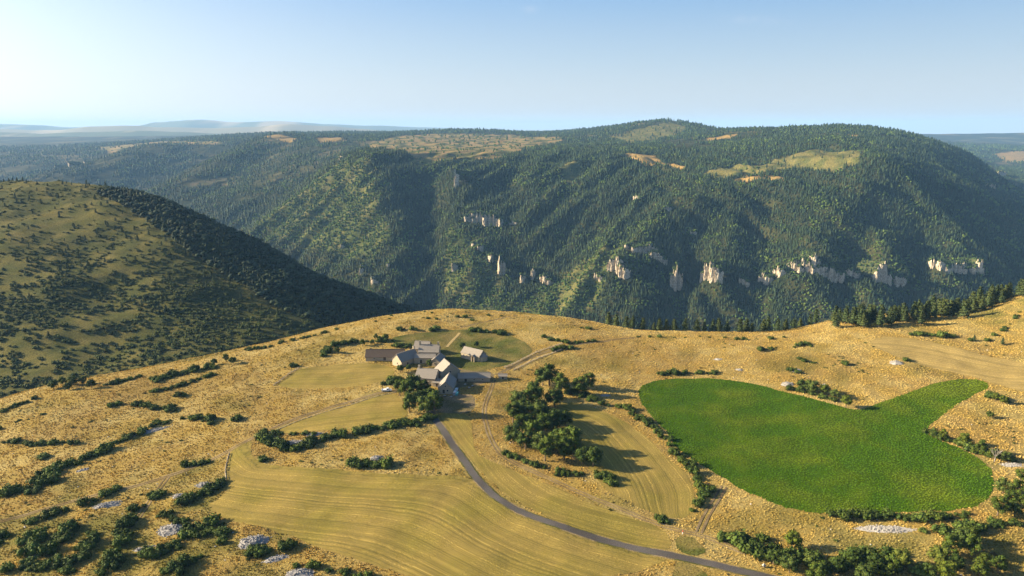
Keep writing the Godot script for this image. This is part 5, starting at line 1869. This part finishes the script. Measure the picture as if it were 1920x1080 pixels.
func lay_trees() -> void:
	trees([19.7, -339.5, 4.3, -280.1, 25, -255.4, 20.4, -268, 24.5, -262.9, 5.6, -264, 3.7, -296, 11.1, -293.2, 14.1, -278.7, 10.4, -312.4, 16.7, -292.3, 16.3, -339.4, 11.2, -320.7, 6.3, -302.4, 0.5, -291.6, 7.6, -283.6, 25.1, -328.3, 19.6, -284, 24.2, -287.7, 11.6, -262.1, 0.5, -269.1, 16.7, -259.2, 28.1, -249.8, 32.2, -248, 34.2, -325.9, 40, -334.5, 3.1, -309.4, 13.2, -302.1, 13.3, -252.3, 21.2, -254.4, 20.8, -311.6, 9.2, -272.5], 0.85, 1.2, "broadleaf tree", "in the dense clump right of the earth track", "oak", "broadleaf_tree", "tree", ["leaf", "leaf", "leaf_dark"])
	trees([-48.9, -304.2, -45.1, -310.4, -52.3, -320.2, -40.4, -301.2, -50.6, -329.2, -56.7, -324.7, -45.3, -324, -36.4, -299.8, -40.2, -312.8], 0.85, 1.2, "broadleaf tree", "in the clump below the farm at the lane's end", "oak", "broadleaf_tree", "tree", ["leaf", "leaf_dark"])
	trees([-57.5, -359, -61.4, -356.1, -46.4, -363.4], 0.42, 0.58, "round tree", "inside the farmhouse courtyard", "oak", "broadleaf_tree", "tree", ["leaf", "leaf_dark"])
	trees([-29.8, -395.1, -21.8, -397.2], 0.42, 0.52, "small round tree", "on the lawn behind the solitary barn", "oak", "broadleaf_tree", "tree", ["leaf_dark"])
	trees([-255.1, -357.4, -254, -363.9, -246.5, -361.3, -241.7, -362.2, -231.2, -353.6, -243.7, -352.8], 0.5, 0.68, "round tree", "in the grove at far left on the slope's edge", "oak", "broadleaf_tree", "tree", ["leaf", "leaf_dark"])
	trees([-176, -383.2, -170.9, -387.7, -164.5, -382.3], 0.42, 0.6, "round tree", "at the upper end of the left shrub strip", "oak", "broadleaf_tree", "tree", ["leaf"])
	trees([-82.2, -405.8, -86.2, -402.6, -91.7, -400.5, -78.3, -406.4, -110, -392.3, -104.9, -390.1, -85.4, -410.5], 0.35, 0.5, "bushy tree", "behind the long brown barn", "oak", "broadleaf_tree", "tree", ["leaf_dark", "leaf"])
	trees([158.7, -303.4, 158.7, -314.9, 150.6, -322.3, 147.1, -324.8, 155.4, -319.2], 0.55, 0.9, "bushy tree", "in the thicket at the green field's upper edge", "oak", "broadleaf_tree", "tree", ["leaf", "leaf_warm"])
	trees([182.3, -266.9, 187.2, -261.2, 188.7, -252.9, 190.3, -247.9, 193.4, -245.7], 0.45, 0.62, "bushy tree", "in the thicket on the green field's right edge", "oak", "broadleaf_tree", "tree", ["leaf", "leaf_warm"])
	trees([230.3, -304.9, 231.1, -301, 215.8, -287.2], 0.35, 0.5, "bushy tree", "near the right edge beside the stubble field", "oak", "broadleaf_tree", "tree", ["leaf_warm"])
	trees([174.7, -220.3, 177.9, -218.2, 186.5, -228.3, 170, -210.7, 161.6, -204.4, 166.9, -204.3, 172.9, -208.8], 0.5, 0.75, "broadleaf tree", "at the right edge beside the green field's corner", "oak", "broadleaf_tree", "tree", ["leaf", "leaf_dark"])
	trees([88.1, -190.5, 89.5, -180.4, 82.6, -179.1, 79.3, -183, 91.8, -176.6, 96, -177.3, 102.3, -180.6, 106.9, -177.1, 110.6, -175.3, 116, -179.5, 88.4, -174.2, 101.6, -173], 0.5, 0.72, "broadleaf tree", "in the bottom right wood beside the lane", "oak", "broadleaf_tree", "tree", ["leaf", "leaf_dark", "leaf_warm"])
	trees([126.8, -179.2, 129.5, -175.9, 138.1, -182, 139.1, -177.2, 137.7, -186.4, 124.2, -171.9, 120.7, -174.1, 134, -172.2, 140.4, -173.7, 132.2, -182.7, 142.1, -189.4], 0.5, 0.75, "broadleaf tree", "in the bottom right corner wood", "oak", "broadleaf_tree", "tree", ["leaf", "leaf_dark", "leaf_warm"])
	# pines along the right crest
	var line := points([211.8, -429.4, 216.8, -417, 232.5, -415.1, 248.5, -413.9, 268.9, -420.1, 290.7, -427.9, 313.6, -436.8, 327.2, -432.3, 337.6, -433.1])
	var spots := along(line, 96, 11.0)
	for k in spots.size():
		tree("pine_tree", kinds.pine[rng.randi() % 3], mats.needle, spots[k] + Vector2(0, rng.randf_range(-9.0, 3.0)), rng.randf_range(0.95, 1.65), order(k, spots.size()) + "dark pine in the belt along the right crest", "pine tree", "pine belt on the right crest", near)
	line = points([69.5, -450.4, 85.3, -437.1, 119.1, -430.1, 160.5, -428.6, 188.9, -430.2, 207.8, -437.7])
	spots = along(line, 34, 5.0)
	for k in spots.size():
		tree("pine_tree", kinds.pine[rng.randi() % 3], mats.needle, spots[k] + Vector2(0, -9.0 - 6.0 * rng.randf()), rng.randf_range(0.8, 1.4), order(k, spots.size()) + "pine rising behind the middle of the grassy crest", "pine tree", "pines behind the middle crest", near)
	trees([277.2, -368.9, 266.9, -377.4], 0.45, 0.6, "small lone pine", "on the right slope below the pine belt", "pine", "pine_tree", "pine tree", ["needle"])
	# dead tree
	var t := thing("dead_tree", "bare pale dead tree among bushes at the right edge", "tree", near.point(188.8, -245.1), 0.4)
	var v := PackedVector3Array()
	var nn := PackedVector3Array()
	var r := RandomNumberGenerator.new()
	r.seed = 3
	tube(v, nn, Vector3(0, -0.3, 0), Vector3(0.2, 2.2, 0), 0.22, 0.15)
	obj("trunk", arrays(v, nn, PackedInt32Array()), mats.pale_bark, t)
	for k in 7:
		v = PackedVector3Array()
		nn = PackedVector3Array()
		var a := k * 0.9
		var mid := Vector3(0.2 + cos(a) * 1.1, 3.4 + r.randf(), sin(a) * 1.1)
		tube(v, nn, Vector3(0.2, 2.1, 0), mid, 0.12, 0.07, 5)
		for q in 3:
			tube(v, nn, mid, mid + Vector3(cos(a + q - 1.0) * 1.2, r.randf_range(0.6, 1.8), sin(a + q - 1.0) * 1.2), 0.07, 0.02, 5)
		obj("branch", arrays(v, nn, PackedInt32Array()), mats.pale_bark, t)


func lay_shrubs() -> void:
	var j := "dark green shrub"
	shrubs([-239.4, -295.3, -232, -295.7], 3, 1.0, 2.0, 3.2, j, "in the short row at the left picture edge", "juniper_shrub")
	shrubs([-226.2, -291.9, -200.8, -291.3], 9, 1.2, 2.0, 3.4, j, "in the flat row above the left thicket", "juniper_shrub")
	shrubs([-207.5, -278.5], 2, 1.5, 2.4, 3.2, j, "alone beside the left thicket", "juniper_shrub")
	shrubs([-198.6, -260.7, -193.3, -266.4, -188.6, -273.5, -182.8, -281.6], 17, 4.2, 2.4, 4.2, j, "in the big slanting thicket on the left", "juniper_shrub")
	shrubs([-184.5, -286.6, -177.2, -295.6, -172.5, -306.1, -167, -310.9], 13, 1.8, 2.0, 3.4, j, "in the row above the long stone strip", "juniper_shrub")
	shrubs([-204.6, -247.4, -195.8, -248.6, -187, -252.8], 15, 4.5, 2.4, 4.4, j, "in the thicket above the left track's end", "juniper_shrub")
	shrubs([-195.5, -331, -184, -326.3, -168.3, -320.2], 12, 2.4, 2.2, 3.8, j, "in the thicket on the open left pasture", "juniper_shrub")
	shrubs([-159.9, -311.5, -152, -309.6, -142.2, -303.3], 9, 2.8, 2.4, 4.0, j, "in the round thicket above the left track", "juniper_shrub")
	shrubs([-135.5, -304.5, -130.1, -307.1], 4, 1.4, 2.0, 3.2, j, "right of the round thicket above the track", "juniper_shrub")
	shrubs([-207.5, -327.7, -202.3, -331.2], 4, 1.2, 1.8, 3.0, j, "in the little patch left of the open-pasture thicket", "juniper_shrub")
	shrubs([-159.8, -230.8, -157.3, -238.5, -154.4, -243.2], 9, 2.2, 2.2, 3.8, j, "between the left track and its stone heap", "juniper_shrub")
	shrubs([-138.2, -259.1, -131.2, -260.9, -126.8, -264.2], 6, 2.0, 1.8, 3.0, j, "just below the left track near the field", "juniper_shrub")
	shrubs([-122.5, -228.6, -117.4, -232.7, -113.5, -236.3, -112.4, -242.4], 13, 2.6, 2.2, 4.0, j, "around the two heaps at the field corner", "juniper_shrub")
	shrubs([-137.7, -225.4, -136.1, -231.8, -134.7, -236.8], 7, 2.4, 2.0, 3.4, j, "beside the short branch track", "juniper_shrub")
	shrubs([-130.2, -200.9, -132.2, -209.5, -134, -217.6], 11, 2.6, 2.4, 4.0, j, "in the upright thicket at lower left", "juniper_shrub")
	shrubs([-118.2, -194.3, -112.9, -197.4, -108.3, -202.6, -106.4, -209.6], 14, 2.4, 2.2, 4.0, j, "in the arc below the ringed stone heap", "juniper_shrub")
	shrubs([-126.9, -218.6, -118.9, -217.1, -113.9, -214.4], 6, 1.6, 1.8, 3.0, j, "above the ringed stone heap", "juniper_shrub")
	shrubs([-104.5, -211.1, -99, -206.9, -92.4, -201.2], 8, 3.0, 2.4, 3.8, j, "between the ringed heap and the rounded heap", "juniper_shrub")
	shrubs([-178.7, -212.7, -168.4, -206.3, -162.9, -208.9, -151.9, -198.1], 16, 5.0, 2.4, 4.4, j, "in the broad thicket at the bottom left edge", "juniper_shrub")
	shrubs([-175.8, -219.2, -171.8, -223.3, -167.5, -227.2], 8, 2.4, 2.2, 3.6, j, "in the row under the left track's end", "juniper_shrub")
	shrubs([-154.4, -207.9, -154, -213.9], 7, 3.0, 2.4, 3.8, j, "in the small knot left of the curved thicket", "juniper_shrub")
	shrubs([-138.8, -188.7, -139.6, -195.4, -140.8, -201.6, -143.7, -208.3], 13, 2.6, 2.4, 4.0, j, "in the curved thicket at bottom left", "juniper_shrub")
	shrubs([-126.1, -184.9, -127.2, -190.5, -128.6, -195.8], 8, 2.0, 2.4, 3.8, j, "in the column of shrubs touching the bottom edge", "juniper_shrub")
	shrubs([-107.5, -183.4, -102.6, -186.8, -97.2, -189.8], 9, 2.2, 2.2, 3.8, j, "in the slanting row at the bottom edge", "juniper_shrub")
	shrubs([-159.3, -191.3, -152.8, -191.8, -146.2, -192.2], 8, 2.2, 2.2, 3.6, j, "around the slanting heap in the bottom left corner", "juniper_shrub")
	shrubs([-81.5, -192.6, -78.1, -195.3, -71.8, -194.3], 9, 2.0, 2.0, 3.4, j, "below the rounded stone heap", "juniper_shrub")
	shrubs([-68.5, -184.2, -64, -185.6, -58.3, -182.7, -41.6, -180], 7, 1.5, 1.8, 2.8, j, "around the heap at the bottom under the hay field", "juniper_shrub")
	var h := "leafy green bush"
	shrubs([-115.1, -285.2, -105.2, -276.2, -94.9, -269.6, -85.7, -273.5, -75.9, -280.9, -62.4, -285.1, -46.2, -289.5], 34, 2.0, 2.8, 4.6, h, "in the hedge between the two mown fields", "hedge_bush")
	shrubs([-114.1, -287.8, -100.9, -284.7, -86, -283.3], 7, 1.2, 2.0, 3.2, h, "on the upper rim of the hedge's stone heaps", "hedge_bush")
	shrubs([-66.4, -250.9, -58.9, -251.2, -52.9, -249.9, -47.7, -252.3], 10, 2.0, 2.6, 4.4, h, "in the small thicket on the hay field's upper edge", "hedge_bush")
	shrubs([-103.8, -261.8], 2, 1.2, 2.4, 3.2, h, "alone under the hedge's left end", "hedge_bush")
	shrubs([-45.9, -287.2, -41.8, -292.8, -36.8, -296.1], 6, 1.6, 2.4, 4.0, h, "where the hedge meets the lane", "hedge_bush")
	shrubs([-200.5, -362.7, -192.6, -370.1, -182.6, -375.3, -174, -377.1], 20, 3.6, 2.2, 4.0, h, "in the broad strip near the left grove", "pasture_bush")
	shrubs([-227.2, -355.7, -219.9, -363.9, -212, -367.3], 9, 1.4, 1.8, 3.0, h, "in the row right of the far left grove", "pasture_bush")
	shrubs([-193.1, -344.7, -181.3, -352.7, -169, -365.4], 15, 1.4, 1.8, 3.0, h, "in the thin row below the broad strip", "pasture_bush")
	shrubs([-179.8, -338.6, -172.1, -340.4], 5, 1.2, 1.8, 2.8, h, "in the small patch below the thin row", "pasture_bush")
	shrubs([-170.1, -411.1, -154.8, -411.2, -146.9, -423.4], 8, 1.2, 1.6, 2.8, h, "on the far left rim of the pasture", "pasture_bush")
	shrubs([-142.6, -420.9, -126, -429.7, -117.5, -438], 9, 1.0, 1.4, 2.6, h, "along the crest left of the farm", "pasture_bush")
	shrubs([-125.4, -371.3], 3, 1.0, 2.4, 3.4, h, "at the corner of the small mown field", "pasture_bush")
	shrubs([-112.8, -386, -110.9, -401.1, -102.4, -404.3, -89.8, -407.3, -77, -406.3], 18, 2.4, 2.4, 4.2, h, "behind and beside the long brown barn", "farm_bush")
	shrubs([-72.2, -397.5, -64.7, -395.6, -60.1, -397.3], 7, 2.0, 2.4, 3.8, h, "between the brown barn and the hipped barn", "farm_bush")
	shrubs([-69.3, -341.5, -64.1, -344, -60.3, -346.7], 6, 1.6, 2.4, 3.8, h, "left of the trees below the farm", "farm_bush")
	shrubs([-262.2, -327.6, -260.8, -334, -255.8, -341.2], 9, 2.0, 1.4, 2.6, h, "on the left rim of the pasture below the grove", "pasture_bush")
	shrubs([-252.9, -313.1, -244, -315.9, -234.8, -322.3], 6, 2.0, 1.0, 2.0, h, "in the sparse line on the left rim", "pasture_bush")
	shrubs([-75, -423, -67.5, -425.6, -60.4, -424.5], 6, 1.0, 2.2, 3.4, h, "in the row behind the lawn's left end", "crest_bush")
	shrubs([-53.5, -424.6, -49.3, -426.7], 4, 1.0, 2.4, 3.6, h, "in the dark clump behind the lawn", "crest_bush")
	shrubs([-28.5, -427.7, -19, -424.3, -8.6, -422.3, -2.7, -418.3], 14, 1.2, 2.2, 3.6, h, "in the hedge behind the lawn's right half", "crest_bush")
	shrubs([-63.9, -450.9, -52.3, -448.6, -33.3, -457.2, -27.1, -445.5], 6, 2.2, 1.8, 3.0, h, "dotted on the golden crest behind the farm", "crest_bush")
	shrubs([-109.7, -442.9, -88, -452.4, -85.5, -480.4, -48.8, -463.7, 7.4, -455.3, 14.3, -441.2], 14, 4.0, 0.9, 1.8, h, "scattered small along the golden crest", "crest_bush")
	shrubs([20.2, -413.2, 27.1, -405.4, 37.7, -400.7, 50.3, -405.5], 13, 1.8, 2.0, 3.4, h, "along the walled track's upper end", "crest_bush")
	shrubs([21.6, -388.1, 30.5, -392, 39.1, -391.9], 8, 1.6, 2.0, 3.2, h, "below the walled track's upper end", "crest_bush")
	shrubs([45.7, -432.6, 52.4, -429.9], 3, 1.2, 1.8, 2.8, h, "on the crest right of the farm", "crest_bush")
	shrubs([79.6, -354.1, 86.1, -353.2, 99.5, -354.3, 113.6, -352.8], 11, 1.4, 2.4, 4.0, h, "in the row above the green field's left end", "slope_bush")
	shrubs([78, -416.1, 98, -414.1, 118.6, -415.6, 145.6, -405.5, 172.1, -405.8], 13, 1.2, 1.4, 2.6, h, "dotted below the middle crest", "slope_bush")
	shrubs([144.7, -382.3, 153.2, -385.7], 4, 1.0, 1.8, 3.0, h, "in the small patch on the golden slope", "slope_bush")
	shrubs([166, -386.4, 175.6, -390.5, 178.5, -384], 6, 1.2, 1.8, 3.0, h, "in the upper row on the golden slope", "slope_bush")
	shrubs([161.4, -369.3, 165.4, -362.3, 169.5, -360.1], 6, 1.0, 1.8, 3.0, h, "in the slanting row on the golden slope", "slope_bush")
	shrubs([151, -353.6, 154.8, -347.1], 5, 1.0, 1.8, 2.8, h, "around the heap above the green field", "slope_bush")
	shrubs([183.2, -355.3], 2, 0.8, 2.4, 3.2, h, "alone in the middle of the golden slope", "slope_bush")
	shrubs([216.8, -357.3], 2, 0.8, 2.8, 3.6, h, "beside the pale heap below the stubble field", "slope_bush")
	shrubs([239.6, -393.2, 249.4, -389.9, 260.3, -384.5], 10, 1.8, 2.4, 4.2, h, "in the thicket above the stubble field", "slope_bush")
	shrubs([263.1, -379.1, 272.6, -375, 302.1, -396.5, 315.5, -409.1], 9, 2.0, 1.4, 2.6, h, "dotted on the right slope under the pines", "slope_bush")
	shrubs([142.5, -330.1, 151.6, -319.6, 158.2, -309.8], 10, 1.4, 2.2, 3.6, h, "edging the thicket above the green field", "slope_bush")
	shrubs([227.1, -309.9, 232.8, -307.1, 235.5, -301.5], 8, 1.6, 2.2, 3.6, h, "near the right edge above the golden corner", "slope_bush")
	shrubs([180.8, -273, 185.1, -263.5, 189.8, -250.9, 197.9, -247.3], 14, 2.0, 2.4, 3.8, h, "edging the thicket right of the green field", "corner_bush")
	shrubs([67, -198.7, 69.3, -196.8, 74.6, -195.7, 80.9, -196.3], 9, 1.8, 2.4, 3.8, h, "in the row below the golden corner", "corner_bush")
	shrubs([69.5, -192.8, 75.8, -186.8, 88.1, -184.8, 96.8, -182.6, 111.7, -180.4, 119.4, -177.2], 30, 4.0, 2.6, 4.6, h, "along the upper rim of the bottom right wood", "corner_bush")
	shrubs([108.2, -208.2, 115.1, -206.8, 123.9, -206.6, 135.3, -204.7, 142, -204.1, 151.7, -205.5], 20, 1.5, 2.2, 3.8, h, "along the green field's bottom edge", "corner_bush")
	shrubs([135.2, -198.7, 142.4, -196.4, 153.2, -197.3, 162.8, -198.6], 14, 3.0, 2.4, 4.0, h, "between the green field and the corner wood", "corner_bush")
	shrubs([47.2, -313.8, 56.5, -307.2, 61.1, -297.5, 64.9, -279.5, 66.9, -260.7, 70.4, -250, 71.1, -235.3, 70.3, -225.2], 28, 2.2, 2.0, 3.6, h, "in the strip between shaded field and green field", "strip_bush")
	shrubs([63.6, -215.9, 68.4, -223.3, 73.2, -229.9], 7, 1.6, 2.2, 3.6, h, "beside the twin wheel ruts", "strip_bush")
	shrubs([50.4, -210, 51.8, -208], 4, 1.2, 2.2, 3.4, h, "by the wall end near the marker post", "strip_bush")
	shrubs([33.1, -241.7, 37.4, -235.3, 39.8, -231.2], 6, 1.4, 2.0, 3.2, h, "at the lower end of the big tree clump", "strip_bush")
	shrubs([-3.3, -259.8, 5.4, -251.2, 16.7, -243.6, 26.7, -239.4], 12, 1.5, 1.8, 3.0, h, "along the foot of the big tree clump", "strip_bush")
	shrubs([27.5, -330.5, 37.8, -323.9, 43.4, -315.1], 9, 2.0, 2.4, 4.0, h, "behind the big tree clump", "strip_bush")


func lay_grass() -> void:
	var dry := [PackedFloat32Array(), PackedFloat32Array()]
	var green := PackedFloat32Array()
	var short := PackedFloat32Array()
	var z := -148.0
	while z > -520.0:
		var gap := 0.82 + (-z - 148.0) * 0.0016
		var half := -z * 0.80 + 20.0
		var x := -half
		while x < half:
			var px := x + rng.randf_range(-0.5, 0.5) * gap
			var pz := z + rng.randf_range(-0.5, 0.5) * gap
			x += gap
			var k := mark(px, pz)
			if k == 0:
				var lush := noise_fine.get_noise_2d(px * 1.6, pz * 1.6)
				if rng.randf() > 0.62 + 0.9 * lush:
					continue
				var c := near_color(px, pz) * rng.randf_range(0.75, 1.05)
				copy_row(dry[rng.randi() % 2], near.point(px, pz, -0.03), rng.randf() * TAU, rng.randf_range(0.75, 1.3) * gap, rng.randf_range(0.4, 0.95) * (1.0 + 0.5 * lush), c)
			elif k == 3:
				var along_ := distance_to(Vector2(px, pz), lie.drill).x
				if fmod(along_, 9.0) < 0.55 or rng.randf() < 0.10 + 0.35 * maxf(0.0, noise_low.get_noise_2d(px * 5.0, pz * 5.0)):
					continue
				copy_row(green, near.point(px, pz, 0.0), rng.randf() * TAU, rng.randf_range(0.9, 1.4) * gap, rng.randf_range(0.7, 1.1), crop(px, pz) * rng.randf_range(0.95, 1.25))
			elif k == 4 and rng.randf() < 0.5:
				copy_row(short, near.point(px, pz, 0.02), rng.randf() * TAU, rng.randf_range(0.7, 1.3) * gap, rng.randf_range(0.25, 0.6), (lawn(px, pz) if px < 60.0 else grass_strip(px, pz)) * rng.randf_range(0.85, 1.2))
		z -= gap
	var low := [PackedFloat32Array(), PackedFloat32Array()]
	var bits := PackedFloat32Array()
	for k in 60000:
		var d := rng.randf_range(150.0, 500.0)
		if rng.randf() * 500.0 > d:
			continue
		var px := rng.randf_range(-0.8, 0.8) * d
		if mark(px, -d) != 0:
			continue
		var a := noise_low.get_noise_2d(px * 3.0 + 200.0, -d * 3.0)
		var moor := smoothstep(-20.0, -110.0, px) * smoothstep(290.0, 200.0, d) + smoothstep(60.0, 120.0, px) * smoothstep(240.0, 190.0, d)
		if rng.randf() < clampf(a * 0.5 - 0.07 + 0.07 * moor, 0.003, 0.25):
			var s := rng.randf_range(0.4, 1.3)
			copy_row(low[rng.randi() % 2], near.point(px, -d, -0.05), rng.randf() * TAU, s * 0.7, s * rng.randf_range(0.35, 0.6), Color(0.05, 0.066, 0.014).lerp(Color(0.13, 0.09, 0.03), pow(rng.randf(), 2.0)) * rng.randf_range(0.8, 1.3))
		elif rng.randf() < clampf(0.012 + 0.05 * moor * (0.4 + a), 0.0, 0.1):
			var s := rng.randf_range(0.12, 0.42)
			copy_row(bits, near.point(px, -d, 0.0), rng.randf() * TAU, s, s * rng.randf_range(0.4, 0.9), Color(0.42, 0.4, 0.37) * rng.randf_range(0.7, 1.2))
	for k in 2:
		scatter("low_scrub", kinds.scrub[k], mats.leaf, low[k], "tiny dark bushes sprinkled through the dry pasture", "scrub")
	var sv := PackedVector3Array()
	var sn := PackedVector3Array()
	stone(sv, sn, Vector3(0, 0.3, 0), Basis.IDENTITY)
	scatter("loose_stones", arrays(sv, sn, PackedInt32Array()), mats.bare_stone, bits, "loose limestone bits strewn in the dry pasture", "stones")
	for k in 2:
		scatter("dry_grass", kinds.tuft[k], mats.straw, dry[k], "tufts of golden dry grass over the pasture", "grass")
	scatter("lucerne", kinds.sprig[0], mats.straw, green, "dense green lucerne plants in the green field", "crop")
	scatter("lawn_grass", kinds.sprig[0], mats.straw, short, "short tufts of green grass on the lawn", "grass")
